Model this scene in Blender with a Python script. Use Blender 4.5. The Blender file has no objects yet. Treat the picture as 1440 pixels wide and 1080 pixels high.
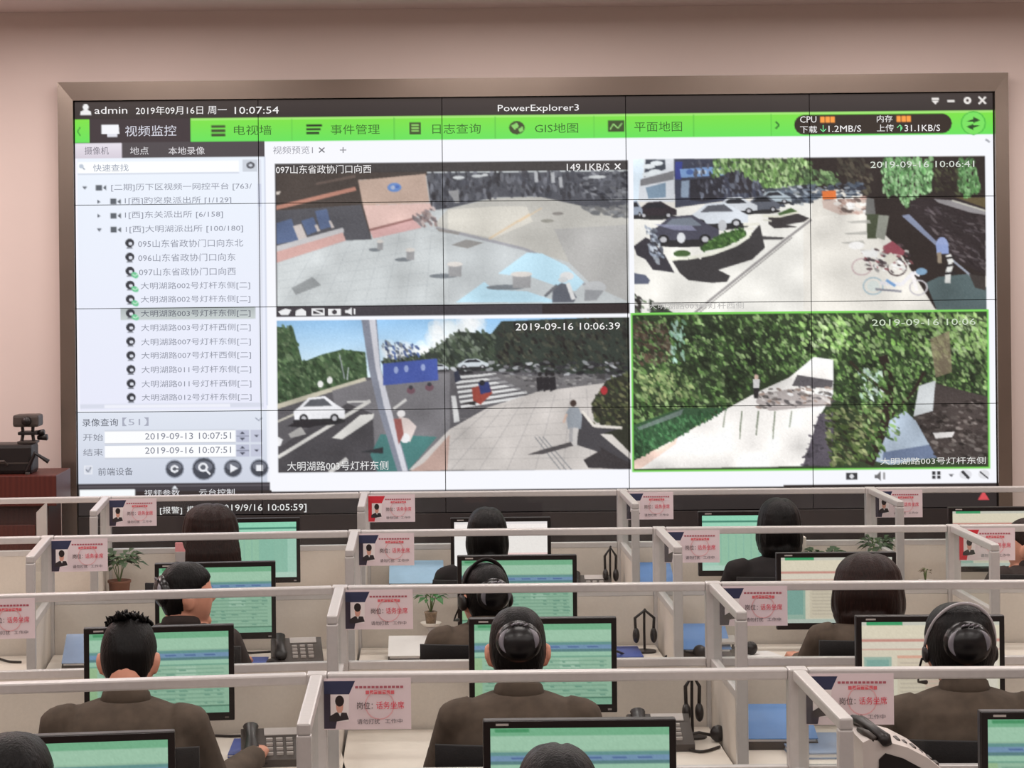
import bpy, bmesh, math, random
import numpy as np
from mathutils import Vector, Matrix

# ------------------------------------------------------------------ camera, world, lights, exposure
SC = bpy.context.scene
COL = SC.collection
FPX, PX, PY, CAMZ, ROLL = 2900.0, 590.0, 398.0, 2.2, math.radians(0.58)
cam_data = bpy.data.cameras.new('camera')
cam_data.sensor_width = 36.0
cam_data.lens = 36.0 * FPX / 1440.0
_cr, _sr = math.cos(ROLL), math.sin(ROLL)
cam_data.shift_x = (720.0 - PX) / 1440.0
cam_data.shift_y = -(540.0 - PY) / 1440.0
cam_data.clip_end = 100
cam = bpy.data.objects.new('camera', cam_data)
COL.objects.link(cam)
cam.matrix_world = Matrix.Translation((0, 0, CAMZ)) @ Matrix.Rotation(math.pi / 2, 4, 'X') @ Matrix.Rotation(-ROLL, 4, 'Z')
SC.camera = cam

world = bpy.data.worlds.new('world')
SC.world = world
world.use_nodes = True
world.node_tree.nodes['Background'].inputs[0].default_value = (1.0, 0.93, 0.90, 1)
world.node_tree.nodes['Background'].inputs[1].default_value = 0.10

def ceiling_or_fill_lamp(x, y, w, d, power, colour):
    l = bpy.data.lights.new('ceiling_or_fill_lamp', 'AREA')
    l.shape = 'RECTANGLE'; l.size = w; l.size_y = d; l.energy = power; l.color = colour
    o = bpy.data.objects.new('ceiling_or_fill_lamp', l)
    o.location = (x, y, 3.66)
    COL.objects.link(o)
for ly in (0.4, 2.6, 4.75, 6.9, 9.0):
    for lx in (-3.8, -1.65, 0.5, 2.6, 4.7):
        ceiling_or_fill_lamp(lx, ly, 1.2, 0.3, 19, (1.0, 0.94, 0.90))
for lx in (-3.8, -1.65, 0.5, 2.6, 4.7):
    ceiling_or_fill_lamp(lx, 10.35, 1.2, 0.3, 24, (1.0, 0.89, 0.86))  # wall wash row, added to brighten the back wall
ceiling_or_fill_lamp(-4.2, 9.6, 0.8, 0.8, 36, (1.0, 0.66, 0.66))  # added pink fill that reddens and lifts the left wall

SC.view_settings.view_transform = 'Standard'
SC.view_settings.look = 'None'
SC.view_settings.gamma = 1.0
SC.view_settings.use_curve_mapping = False
SC.view_settings.exposure = 0.0
SC.cycles.transparent_max_bounces = 32

# ------------------------------------------------------------------ helpers
def unroll(x, y):
    dx, dy = x - PX, y - PY
    return dx * _cr - dy * _sr, dx * _sr + dy * _cr
def at_y(x, y, Y):
    a, b = unroll(x, y)
    return Vector((a * Y / FPX, Y, CAMZ - b * Y / FPX))
def at_z(x, y, z):
    a, b = unroll(x, y)
    Y = (CAMZ - z) * FPX / b
    return Vector((a * Y / FPX, Y, z))
def lin(c):
    r = []
    for v in c[:3]:
        v = v / 255.0
        r.append(v / 12.92 if v <= 0.04045 else ((v + 0.055) / 1.055) ** 2.4)
    return (r[0], r[1], r[2], 1.0)

def mat(name, rgb, rough=0.6, metal=0.0, noise=0.06, scale=30.0, spec=0.4, bump=0.0, coat=0.0):
    m = bpy.data.materials.new(name)
    m.use_nodes = True
    nt = m.node_tree
    b = nt.nodes['Principled BSDF']
    b.inputs['Roughness'].default_value = rough
    b.inputs['Metallic'].default_value = metal
    b.inputs['Specular IOR Level'].default_value = spec
    b.inputs['Coat Weight'].default_value = coat
    c = lin(rgb)
    tc = nt.nodes.new('ShaderNodeTexCoord')
    n = nt.nodes.new('ShaderNodeTexNoise')
    n.inputs['Scale'].default_value = scale
    n.inputs['Detail'].default_value = 3
    nt.links.new(tc.outputs['Object'], n.inputs['Vector'])
    r = nt.nodes.new('ShaderNodeValToRGB')
    r.color_ramp.elements[0].position = 0.3
    r.color_ramp.elements[1].position = 0.7
    r.color_ramp.elements[0].color = tuple(v * (1 - noise) for v in c[:3]) + (1,)
    r.color_ramp.elements[1].color = tuple(min(1, v * (1 + noise)) for v in c[:3]) + (1,)
    nt.links.new(n.outputs['Fac'], r.inputs['Fac'])
    nt.links.new(r.outputs['Color'], b.inputs['Base Color'])
    if bump:
        bp = nt.nodes.new('ShaderNodeBump')
        bp.inputs['Strength'].default_value = bump
        bp.inputs['Distance'].default_value = 0.003
        nt.links.new(n.outputs['Fac'], bp.inputs['Height'])
        nt.links.new(bp.outputs['Normal'], b.inputs['Normal'])
    return m

def wood_mat(name, c1, c2, rough=0.45):
    m = mat(name, c1, rough)
    nt = m.node_tree
    b = nt.nodes['Principled BSDF']
    w = nt.nodes.new('ShaderNodeTexWave')
    w.inputs['Scale'].default_value = 3.0
    w.inputs['Distortion'].default_value = 6.0
    w.inputs['Detail'].default_value = 3.0
    tc = nt.nodes.new('ShaderNodeTexCoord')
    mp = nt.nodes.new('ShaderNodeMapping')
    mp.inputs['Scale'].default_value = (4, 4, 0.6)
    nt.links.new(tc.outputs['Object'], mp.inputs['Vector'])
    nt.links.new(mp.outputs['Vector'], w.inputs['Vector'])
    r = nt.nodes.new('ShaderNodeValToRGB')
    r.color_ramp.elements[0].color = lin(c1)
    r.color_ramp.elements[1].color = lin(c2)
    nt.links.new(w.outputs['Fac'], r.inputs['Fac'])
    nt.links.new(r.outputs['Color'], b.inputs['Base Color'])
    return m

def glass_mat(name, tint=(0.96, 0.975, 0.97), gloss=0.05):
    m = bpy.data.materials.new(name)
    m.use_nodes = True
    nt = m.node_tree
    nt.nodes.remove(nt.nodes['Principled BSDF'])
    out = nt.nodes['Material Output']
    t = nt.nodes.new('ShaderNodeBsdfTransparent'); t.inputs[0].default_value = tint + (1,)
    g = nt.nodes.new('ShaderNodeBsdfGlossy'); g.inputs['Roughness'].default_value = 0.08
    ly_ = nt.nodes.new('ShaderNodeLayerWeight'); ly_.inputs['Blend'].default_value = 0.5
    pw = nt.nodes.new('ShaderNodeMath'); pw.operation = 'POWER'; pw.inputs[1].default_value = 4.0
    lw = nt.nodes.new('ShaderNodeMath'); lw.operation = 'MULTIPLY_ADD'; lw.inputs[1].default_value = 0.16; lw.inputs[2].default_value = 0.02
    nt.links.new(ly_.outputs['Facing'], pw.inputs[0]); nt.links.new(pw.outputs[0], lw.inputs[0])
    mx = nt.nodes.new('ShaderNodeMixShader')
    nt.links.new(lw.outputs[0], mx.inputs[0])
    nt.links.new(t.outputs[0], mx.inputs[1])
    nt.links.new(g.outputs[0], mx.inputs[2])
    nt.links.new(mx.outputs[0], out.inputs[0])
    return m

def screen_mat(name, strength=1.0):
    m = bpy.data.materials.new(name)
    m.use_nodes = True
    nt = m.node_tree
    b = nt.nodes['Principled BSDF']
    b.inputs['Base Color'].default_value = (0.01, 0.01, 0.01, 1)
    b.inputs['Roughness'].default_value = 0.5
    b.inputs['Specular IOR Level'].default_value = 0.15
    a = nt.nodes.new('ShaderNodeAttribute'); a.attribute_name = 'Col'
    nt.links.new(a.outputs['Color'], b.inputs['Emission Color'])
    b.inputs['Emission Strength'].default_value = strength
    return m

def print_mat(name):
    m = bpy.data.materials.new(name)
    m.use_nodes = True
    nt = m.node_tree
    b = nt.nodes['Principled BSDF']
    b.inputs['Roughness'].default_value = 0.45
    a = nt.nodes.new('ShaderNodeAttribute'); a.attribute_name = 'Col'
    nt.links.new(a.outputs['Color'], b.inputs['Base Color'])
    return m

class MB:
    """collects shapes, links them as one mesh object"""
    def __init__(s):
        s.v = []; s.f = []; s.c = []; s.col = None
    def add(s, vs, fs):
        o = len(s.v)
        s.v += [tuple(p) for p in vs]
        s.f += [tuple(i + o for i in f) for f in fs]
        if s.col is not None:
            s.c += [s.col] * len(vs)
        return s
    def box(s, x0, x1, y0, y1, z0, z1, bev=0.0, M=None):
        bm = bmesh.new()
        bmesh.ops.create_cube(bm, size=1)
        for v in bm.verts:
            v.co = Vector(((x0 + x1) / 2 + v.co.x * (x1 - x0), (y0 + y1) / 2 + v.co.y * (y1 - y0), (z0 + z1) / 2 + v.co.z * (z1 - z0)))
        if bev:
            bmesh.ops.bevel(bm, geom=bm.edges[:], offset=bev, segments=2, profile=0.6, affect='EDGES')
        return s.addbm(bm, M)
    def addbm(s, bm, M=None):
        bm.verts.ensure_lookup_table()
        vs = [(M @ v.co) if M else v.co.copy() for v in bm.verts]
        fs = [[v.index for v in f.verts] for f in bm.faces]
        bm.verts.index_update()
        fs = [[v.index for v in f.verts] for f in bm.faces]
        bm.free()
        return s.add(vs, fs)
    def tube(s, pts, rad, n=10, caps=True, flat=None):
        pts = [Vector(p) for p in pts]
        if not hasattr(rad, '__len__'): rad = [rad] * len(pts)
        rings = []
        up = None
        for i, p in enumerate(pts):
            d = (pts[min(i + 1, len(pts) - 1)] - pts[max(i - 1, 0)])
            d = d.normalized() if d.length > 1e-9 else Vector((0, 0, 1))
            if up is None:
                up = Vector((0, 0, 1)) if abs(d.z) < 0.9 else Vector((1, 0, 0))
            u = d.cross(up)
            u = u.normalized() if u.length > 1e-6 else d.orthogonal().normalized()
            w = u.cross(d).normalized()
            up = w
            r = rad[i]
            ru, rw = (r if isinstance(r, (tuple, list)) else (r, r))
            rings.append([p + u * (ru * math.cos(2 * math.pi * k / n)) + w * (rw * math.sin(2 * math.pi * k / n)) for k in range(n)])
        return s.rings(rings, caps)
    def rings(s, rings, caps=True):
        n = len(rings[0]); vs = [p for r in rings for p in r]; fs = []
        for i in range(len(rings) - 1):
            for k in range(n):
                a, b = i * n + k, i * n + (k + 1) % n
                fs.append((a, b, b + n, a + n))
        if caps:
            fs.append(tuple(range(n - 1, -1, -1)))
            fs.append(tuple((len(rings) - 1) * n + k for k in range(n)))
        return s.add(vs, fs)
    def ell(s, c, r, nu=16, nv=10, M=None, fn=None):
        vs, fs = [], []
        c = Vector(c)
        for j in range(nv + 1):
            th = math.pi * j / nv
            for i in range(nu):
                ph = 2 * math.pi * i / nu
                d = Vector((math.sin(th) * math.cos(ph), math.sin(th) * math.sin(ph), math.cos(th)))
                k = fn(d) if fn else 1.0
                p = c + Vector((d.x * r[0] * k, d.y * r[1] * k, d.z * r[2] * k))
                vs.append(M @ p if M else p)
        for j in range(nv):
            for i in range(nu):
                a, b = j * nu + i, j * nu + (i + 1) % nu
                fs.append((a, a + nu, b + nu, b))
        return s.add(vs, fs)
    def lathe(s, prof, c=(0, 0, 0), n=20):
        c = Vector(c)
        return s.rings([[c + Vector((r * math.cos(2 * math.pi * k / n), r * math.sin(2 * math.pi * k / n), z)) for k in range(n)] for r, z in prof])
    def build(s, name, m, parent=None, smooth=False, loc=None):
        me = bpy.data.meshes.new(name)
        me.from_pydata(s.v, [], s.f)
        if s.c:
            a = me.color_attributes.new('Col', 'FLOAT_COLOR', 'POINT')
            a.data.foreach_set('color', np.array(s.c, dtype=np.float32).ravel())
        me.validate()
        return link(name, me, m, parent, smooth, loc)

def link(name, me, m, parent=None, smooth=False, loc=None):
    if m is not None:
        me.materials.clear(); me.materials.append(m)
    if smooth:
        me.polygons.foreach_set('use_smooth', np.ones(len(me.polygons), dtype=bool))
    bm = bmesh.new(); bm.from_mesh(me)
    if len(me.polygons) < 100000:
        bmesh.ops.recalc_face_normals(bm, faces=bm.faces[:]); bm.to_mesh(me)
    bm.free()
    o = bpy.data.objects.new(name, me)
    COL.objects.link(o)
    if parent: o.parent = parent
    if loc is not None: o.location = loc
    return o

def thing(name, label, cat, loc=(0, 0, 0), rz=0.0, group=None):
    o = bpy.data.objects.new(name, None)
    o.empty_display_size = 0.05
    COL.objects.link(o)
    o.location = loc; o.rotation_euler = (0, 0, rz)
    return tag(o, label, cat, group)
def tag(o, label, cat, group=None):
    o['label'] = label; o['category'] = cat; o['kind'] = 'thing'
    if group: o['group'] = group
    return o
def structure(o):
    o['kind'] = 'structure'
    return o
def kids(o):
    return [c for c in o.children]
def copy_tree(o, parent=None):
    c = o.copy(); COL.objects.link(c)
    if parent: c.parent = parent
    for k in list(o.children): copy_tree(k, c)
    return c
def copy_thing(src, label, loc, rz=0.0, group=None):
    c = copy_tree(src)
    c.location = loc; c.rotation_euler = (0, 0, rz)
    c['label'] = label
    if group: c['group'] = group
    return c

_fontcache = {}
def text_geo(s):
    """outline of a string as (verts, faces, width, ymin, ymax) at size 1"""
    if s in _fontcache: return _fontcache[s]
    cu = bpy.data.curves.new('txt', 'FONT')
    cu.body = s; cu.resolution_u = 2
    o = bpy.data.objects.new('txt', cu)
    COL.objects.link(o)
    dg = bpy.context.evaluated_depsgraph_get()
    me = bpy.data.meshes.new_from_object(o.evaluated_get(dg))
    n = len(me.vertices)
    co = np.zeros(n * 3); me.vertices.foreach_get('co', co); co = co.reshape(-1, 3)
    fs = [tuple(p.vertices) for p in me.polygons]
    bpy.data.objects.remove(o); bpy.data.curves.remove(cu); bpy.data.meshes.remove(me)
    r = (co, fs, (co[:, 0].min(), co[:, 0].max()) if n else (0, 1), (co[:, 1].min(), co[:, 1].max()) if n else (0, 1))
    _fontcache[s] = r
    return r

# ------------------------------------------------------------------ materials
M = {}
M['wall'] = mat('painted_wall', (214, 199, 192), 0.9, noise=0.015, scale=2.0)
M['ceiling'] = mat('ceiling_paint', (205, 190, 186), 0.95, noise=0.015, scale=2.0)
M['floor'] = mat('floor_tile', (150, 140, 132), 0.35, noise=0.05, scale=4.0)
M['steel'] = mat('brushed_steel', (146, 132, 122), 0.24, metal=0.85, noise=0.05, scale=3.0)
M['black_panel'] = mat('dark_panel', (48, 40, 40), 0.5, noise=0.05)
M['alu'] = mat('aluminium_profile', (206, 201, 199), 0.38, metal=0.35, noise=0.03, scale=60)
M['board'] = mat('partition_board', (206, 196, 186), 0.75, noise=0.03, scale=120)
M['desk'] = mat('desk_laminate', (224, 214, 203), 0.5, noise=0.025, scale=20)
M['desk_edge'] = mat('desk_edge_strip', (190, 180, 172), 0.5, noise=0.02)
M['glass'] = glass_mat('partition_glass')
M['plastic'] = mat('black_plastic', (28, 22, 22), 0.38, noise=0.05)
M['plastic_grey'] = mat('dark_grey_plastic', (66, 58, 54), 0.45, noise=0.05)
M['plastic_light'] = mat('grey_plastic', (176, 168, 164), 0.5, noise=0.03)
M['offwhite'] = mat('off_white_plastic', (206, 196, 190), 0.45, noise=0.03)
M['chrome'] = mat('polished_metal', (215, 215, 220), 0.15, metal=1.0, noise=0.02)
M['screen'] = screen_mat('monitor_picture', 1.0)
M['wallscreen'] = screen_mat('wall_picture', 1.0)
M['print'] = print_mat('printed_card')
M['fabric_black'] = mat('black_mesh_fabric', (26, 22, 23), 0.9, noise=0.2, scale=200, bump=0.3)
M['fabric_grey'] = mat('grey_fabric', (150, 146, 146), 0.9, noise=0.1, scale=200, bump=0.3)
M['jacket'] = mat('brown_grey_wool', (84, 71, 61), 0.95, noise=0.18, scale=25, bump=0.5)
M['jacket_dark'] = mat('dark_wool', (52, 42, 40), 0.95, noise=0.15, scale=25, bump=0.5)
M['jacket_black'] = mat('black_wool', (30, 25, 26), 0.95, noise=0.15, scale=25, bump=0.5)
M['shirt'] = mat('pale_collar_cloth', (170, 160, 160), 0.9, noise=0.05)
M['trousers'] = mat('dark_trouser_cloth', (34, 30, 32), 0.95, noise=0.1)
M['shoe'] = mat('shoe_leather', (22, 18, 18), 0.35)
M['skin'] = mat('skin', (214, 150, 126), 0.5, noise=0.06, scale=25)
def strands(m, strength=0.9):
    nt = m.node_tree
    n = [q for q in nt.nodes if q.type == 'TEX_NOISE'][0]
    tc = [q for q in nt.nodes if q.type == 'TEX_COORD'][0]
    mp = nt.nodes.new('ShaderNodeMapping'); mp.inputs['Scale'].default_value = (9, 9, 1.0)
    nt.links.new(tc.outputs['Object'], mp.inputs['Vector']); nt.links.new(mp.outputs['Vector'], n.inputs['Vector'])
    n.inputs['Scale'].default_value = 22
    [q for q in nt.nodes if q.type == 'BUMP'][0].inputs['Strength'].default_value = strength
    return m
M['hair'] = strands(mat('black_hair', (11, 8, 8), 0.40, noise=0.5, scale=60, bump=0.5, spec=0.18))
M['hair_brown'] = strands(mat('dark_brown_hair', (34, 17, 13), 0.42, noise=0.5, scale=60, bump=0.5, spec=0.2))
M['hairnet'] = mat('glossy_hair_net', (13, 10, 12), 0.27, noise=0.3, scale=40, spec=0.5)
M['clip'] = mat('bun_sheen_and_dash', (120, 116, 124), 0.25, noise=0.15, spec=0.8)  # grey for the modelled sheen arcs and the dashes on the buns
M['eye'] = mat('eye_white', (230, 225, 220), 0.2)
M['lip'] = mat('lips', (176, 98, 90), 0.5)
M['blue'] = mat('blue_folder', (88, 128, 182), 0.5, noise=0.04)
M['blue_deep'] = mat('deep_blue_cover', (56, 78, 150), 0.5, noise=0.04)
M['paleblue'] = mat('pale_blue_folder', (140, 172, 196), 0.5, noise=0.04)
M['greyblue'] = mat('grey_blue_folder', (128, 146, 176), 0.5, noise=0.04)
M['paper'] = mat('paper', (226, 222, 220), 0.8, noise=0.02)
M['leaf'] = mat('plant_leaf', (62, 120, 62), 0.5, noise=0.25, scale=40)
M['leaf_dark'] = mat('dark_plant_leaf', (48, 72, 40), 0.55, noise=0.25, scale=40)
M['stem'] = mat('plant_stem', (90, 110, 60), 0.6)
M['soil'] = mat('potting_soil', (58, 42, 34), 0.95, noise=0.3, scale=90)
M['terracotta'] = mat('terracotta', (128, 84, 66), 0.8, noise=0.08)
M['ceramic'] = mat('white_ceramic', (222, 212, 200), 0.3, noise=0.02)
M['olive'] = mat('olive_brown_pot', (118, 104, 84), 0.5, noise=0.2, scale=60)
M['wood'] = wood_mat('red_brown_wood', (76, 28, 20), (86, 34, 25))
M['wood_dark'] = wood_mat('dark_red_wood', (50, 18, 16), (58, 22, 18))
M['red'] = mat('red_plastic', (206, 96, 92), 0.5)
M['pink'] = mat('pink_paper', (226, 150, 150), 0.7)
M['cable'] = mat('cable_rubber', (34, 27, 25), 0.5)
# ------------------------------------------------------------------ the room
WALL_Y = 11.50
def wallbox(name, b, m):
    o = MB().box(*b).build(name, m); structure(o); return o
wallbox('wall_back', (-6.2, 7.2, WALL_Y, WALL_Y + 0.2, 0, 3.75), M['wall'])
wallbox('wall_left', (-6.4, -6.2, -4.0, WALL_Y + 0.2, 0, 3.75), M['wall'])
wallbox('wall_right', (7.2, 7.4, -4.0, WALL_Y + 0.2, 0, 3.75), M['wall'])
wallbox('wall_front', (-6.4, 7.4, -4.2, -4.0, 0, 3.75), M['wall'])
wallbox('ceiling', (-6.4, 7.4, -4.2, WALL_Y + 0.2, 3.73, 3.85), M['ceiling'])
fl = MB().box(-6.4, 7.4, -4.2, WALL_Y + 0.2, -0.1, 0).build('floor', M['floor']); structure(fl)

# ------------------------------------------------------------------ picture of the video wall, painted as colour per vertex
CW, CH, SS = 1292, 583, 2
cv = np.zeros((CH * SS, CW * SS, 3), dtype=np.float32)
CLIP = [0, 0, CW, CH]
def P(x, y):                       # photo px -> canvas px
    a, b = unroll(x, y)
    return (a + 483.0, b + 260.0)
def tf(ox, oy, sc):
    return lambda pts: [P(ox + px / sc, oy + py / sc) for px, py in pts]
def _bb(x0, y0, x1, y1):
    x0 = max(x0, CLIP[0]); y0 = max(y0, CLIP[1]); x1 = min(x1, CLIP[2]); y1 = min(y1, CLIP[3])
    return int(x0 * SS), int(y0 * SS), int(math.ceil(x1 * SS)), int(math.ceil(y1 * SS))
def pmask(pts):
    xs = [p[0] for p in pts]; ys = [p[1] for p in pts]
    x0, y0, x1, y1 = _bb(min(xs), min(ys), max(xs), max(ys))
    if x1 <= x0 or y1 <= y0: return None
    gx = ((np.arange(x0, x1) + 0.5) / SS)[None, :]; gy = ((np.arange(y0, y1) + 0.5) / SS)[:, None]
    ins = np.zeros((y1 - y0, x1 - x0), dtype=bool)
    n = len(pts)
    for i in range(n):
        ax, ay = pts[i]; bx, by = pts[(i + 1) % n]
        if ay == by: continue
        c = ((ay > gy) != (by > gy)) & (gx < (bx - ax) * (gy - ay) / (by - ay) + ax)
        ins ^= c
    return x0, y0, x1, y1, ins
def poly(pts, col, al=1.0, grad=None):
    r = pmask(pts)
    if r is None: return
    x0, y0, x1, y1, ins = r
    sub = cv[y0:y1, x0:x1]
    c = np.array(col, dtype=np.float32)
    if grad is not None:
        t = np.linspace(0, 1, y1 - y0, dtype=np.float32)[:, None, None]
        full = np.broadcast_to(c * (1 - t) + np.array(grad, dtype=np.float32) * t, sub.shape)
        sub[ins] = sub[ins] * (1 - al) + full[ins] * al
    else:
        sub[ins] = sub[ins] * (1 - al) + c * al
def rect(x0, y0, x1, y1, col, al=1.0, grad=None):
    poly([(x0, y0), (x1, y0), (x1, y1), (x0, y1)], col, al, grad)
def oval(cx, cy, rx, ry, col, al=1.0, rot=0.0):
    c, s = math.cos(rot), math.sin(rot)
    poly([(cx + rx * math.cos(t) * c - ry * math.sin(t) * s, cy + rx * math.cos(t) * s + ry * math.sin(t) * c) for t in [2 * math.pi * k / 16 for k in range(16)]], col, al)
def stroke(pts, w, col, al=1.0):
    for (ax, ay), (bx, by) in zip(pts[:-1], pts[1:]):
        dx, dy = bx - ax, by - ay
        L = math.hypot(dx, dy) or 1
        nx, ny = -dy / L * w / 2, dx / L * w / 2
        poly([(ax + nx, ay + ny), (bx + nx, by + ny), (bx - nx, by - ny), (ax - nx, ay - ny)], col, al)
def foliage(pts, cols, n, size, seed, rot=0.9, al=0.85, asp=0.45):
    """leafy dabs inside a polygon"""
    rng = np.random.default_rng(seed)
    r = pmask(pts)
    if r is None: return
    x0, y0, x1, y1, ins = r
    yy, xx = np.nonzero(ins)
    if len(yy) == 0: return
    for k in range(n):
        i = rng.integers(len(yy))
        cx, cy = xx[i] + x0, yy[i] + y0
        c = np.array(cols[rng.integers(len(cols))], dtype=np.float32) * (0.8 + 0.4 * rng.random())
        sz = size * SS * (0.5 + rng.random())
        R = int(sz) + 1
        ax0, ay0 = max(cx - R, int(CLIP[0] * SS)), max(cy - R, int(CLIP[1] * SS))
        ax1, ay1 = min(cx + R + 1, int(CLIP[2] * SS)), min(cy + R + 1, int(CLIP[3] * SS))
        if ax1 <= ax0 or ay1 <= ay0: continue
        gx = np.arange(ax0, ax1)[None, :] - cx; gy = np.arange(ay0, ay1)[:, None] - cy
        t = rot + (rng.random() - 0.5) * 0.9
        u = gx * math.cos(t) + gy * math.sin(t); w = -gx * math.sin(t) + gy * math.cos(t)
        m = (u / sz) ** 2 + (w / (sz * asp)) ** 2 < 1
        sub = cv[ay0:ay1, ax0:ax1]
        sub[m] = sub[m] * (1 - al) + np.clip(c, 0, 255) * al
def grain(x0, y0, x1, y1, amp, seed, cell=3):
    rng = np.random.default_rng(seed)
    X0, Y0, X1, Y1 = _bb(x0, y0, x1, y1)
    h, w = Y1 - Y0, X1 - X0
    g = rng.normal(0, amp, (h // cell + 2, w // cell + 2))
    g = np.repeat(np.repeat(g, cell, 0), cell, 1)[:h, :w, None]
    cv[Y0:Y1, X0:X1] = np.clip(cv[Y0:Y1, X0:X1] + g, 0, 255)
def car(cx, cy, w, h, col, dark=(40, 42, 48), flip=1):
    f = flip
    oval(cx, cy + h * 0.42, w * 0.52, h * 0.16, (45, 45, 48))
    poly([(cx - f * w * .5, cy + h * .05), (cx - f * w * .38, cy - h * .12), (cx - f * w * .2, cy - h * .45), (cx + f * w * .12, cy - h * .5), (cx + f * w * .33, cy - h * .2), (cx + f * w * .5, cy), (cx + f * w * .5, cy + h * .3), (cx - f * w * .48, cy + h * .36)], col)
    poly([(cx - f * w * .3, cy - h * .12), (cx - f * w * .17, cy - h * .38), (cx + f * w * .1, cy - h * .42), (cx + f * w * .26, cy - h * .14)], dark)
    for q in (-.3, .3):
        oval(cx + q * w, cy + h * .32, w * .085, h * .17, (35, 35, 38)); oval(cx + q * w, cy + h * .32, w * .05, h * .1, (190, 190, 195))

# --- frame of the program window
rect(0, 0, CW, CH, (247, 248, 254))
rect(0, 0, CW, 25, (66, 58, 56), grad=(54, 47, 46))
rect(0, 25, CW, 59, (128, 226, 70), grad=(104, 226, 92))
rect(164, 25, CW, 28, (190, 240, 150), 0.6)
rect(21, 25, 163, 59, (62, 52, 56))
for sx in (305, 449, 591, 730, 870, 979): rect(sx, 27, sx + 1, 58, (88, 190, 70))
rect(1012 + 14, 29, 1234 - 14, 57, (50, 40, 34)); oval(1026, 43, 14, 14, (50, 40, 34)); oval(1220, 43, 14, 14, (50, 40, 34))
for bx in (1049, 1156):
    for k in range(3): rect(bx + k * 7, 32, bx + k * 7 + 6, 40, (255, 160, 70))
oval(1264, 43, 18, 17, (80, 190, 70)); oval(1264, 43, 16, 15.5, (122, 226, 96))
poly([(1254, 41), (1264, 37), (1264, 34), (1274, 39), (1264, 43), (1264, 41)], (40, 70, 36))
poly([(1274, 46), (1264, 50), (1264, 53), (1254, 48), (1264, 44), (1264, 46)], (40, 70, 36))
stroke([(8, 36), (4, 42), (8, 48)], 1.8, (70, 150, 60)); stroke([(986, 38), (991, 43), (986, 48)], 2.4, (50, 120, 45))
oval(16, 8, 4, 4.6, (240, 240, 240)); poly([(8, 19), (9, 14), (13, 12), (19, 12), (23, 14), (24, 19)], (240, 240, 240))
for ix, sh in ((1211, 0), (1233, 1), (1256, 2), (1277, 3)):
    c = (235, 230, 226)
    if sh == 0: rect(ix - 5, 7, ix + 5, 10, c); poly([(ix - 5, 11), (ix + 5, 11), (ix, 16)], c)
    if sh == 1: rect(ix - 5, 10, ix + 5, 13, c)
    if sh == 2: oval(ix, 11, 5.5, 5, c); oval(ix, 11, 2, 2, (70, 60, 58))
    if sh == 3: stroke([(ix - 5, 6), (ix + 5, 16)], 2.4, c); stroke([(ix + 5, 6), (ix - 5, 16)], 2.4, c)
# menu icons
poly([(38, 33), (62, 33), (63, 46), (38, 46)], (245, 245, 250)); rect(46, 46, 60, 50, (225, 225, 235))
for k in range(3): rect(192, 35 + k * 6, 212, 39 + k * 6, (66, 84, 46))
for k in range(3): rect(326, 35 + k * 5.5, 348 - k * 2, 38.5 + k * 5.5, (44, 60, 34))
rect(471, 34, 487, 51, (66, 84, 46)); [rect(474, 37 + 4 * k, 484, 39 + 4 * k, (150, 220, 110)) for k in range(3)]
oval(622, 43, 11, 9.5, (66, 76, 46)); poly([(614, 40), (622, 36), (625, 41), (619, 46)], (140, 210, 110)); poly([(624, 45), (630, 41), (631, 47), (626, 50)], (140, 210, 110))
rect(750, 34, 773, 50, (64, 82, 46)); stroke([(753, 47), (758, 39), (764, 45), (770, 38)], 1.6, (150, 210, 120))
# left column
rect(0, 58, 267, 80, (78, 72, 76)); rect(0, 59, 66, 80, (232, 226, 236), grad=(214, 206, 218))
rect(0, 80, 267, 435, (236, 243, 253), grad=(232, 234, 250)); rect(0, 80, 3, 540, (248, 246, 255))
rect(4, 85, 231, 101, (252, 254, 255)); rect(4, 101.5, 231, 103, (206, 212, 226)); rect(236, 84, 257, 101, (206, 212, 222))
oval(247, 92, 6, 5, (96, 98, 106)); oval(247, 92, 2.5, 2, (206, 212, 222))
stroke([(8, 90), (11, 93), (14, 96)], 1.6, (150, 160, 176)); oval(9, 91, 3.4, 3, (190, 200, 214))
rect(256, 84, 262, 425, (224, 228, 240)); rect(257, 118, 261.5, 150, (205, 210, 228)); rect(266, 80, 268, 430, (205, 212, 230))
TREE_Y = [121.5 + 19.75 * k for k in range(16)]
rect(62, TREE_Y[9] - 8, 252, TREE_Y[9] + 9, (176, 184, 186), grad=(202, 210, 210))
for k, ty in enumerate(TREE_Y):
    if k == 0: poly([(10, ty - 2), (17, ty - 2), (13.5, ty + 3)], (110, 116, 126)); ix = 36
    elif k < 4:
        if k == 3: poly([(30, ty - 2), (37, ty - 2), (33.5, ty + 3)], (110, 116, 126))
        else: poly([(31, ty - 3), (36, ty), (31, ty + 3)], (110, 116, 126))
        ix = 56
    if k < 4:
        rect(ix - 7, ty - 4, ix + 2, ty + 4, (92, 98, 106)); poly([(ix + 3, ty), (ix + 8, ty - 4), (ix + 8, ty + 4)], (92, 98, 106))
    else:
        oval(76, ty - 1, 6.5, 6.2, (56, 58, 66)); oval(77, ty, 2.6, 2.2, (222, 226, 236)); poly([(72, ty + 5), (79, ty + 5), (81, ty + 7), (71, ty + 7)], (130, 134, 144))
        if 6 <= k <= 9: oval(83, ty + 5, 5.5, 4, (112, 200, 150), rot=0.5); stroke([(80, ty + 4), (83, ty + 6), (87, ty + 3)], 1.2, (210, 240, 220))
rect(4, 426, 262, 432, (216, 220, 234)); rect(38, 427, 215, 431.5, (238, 240, 250))
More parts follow.
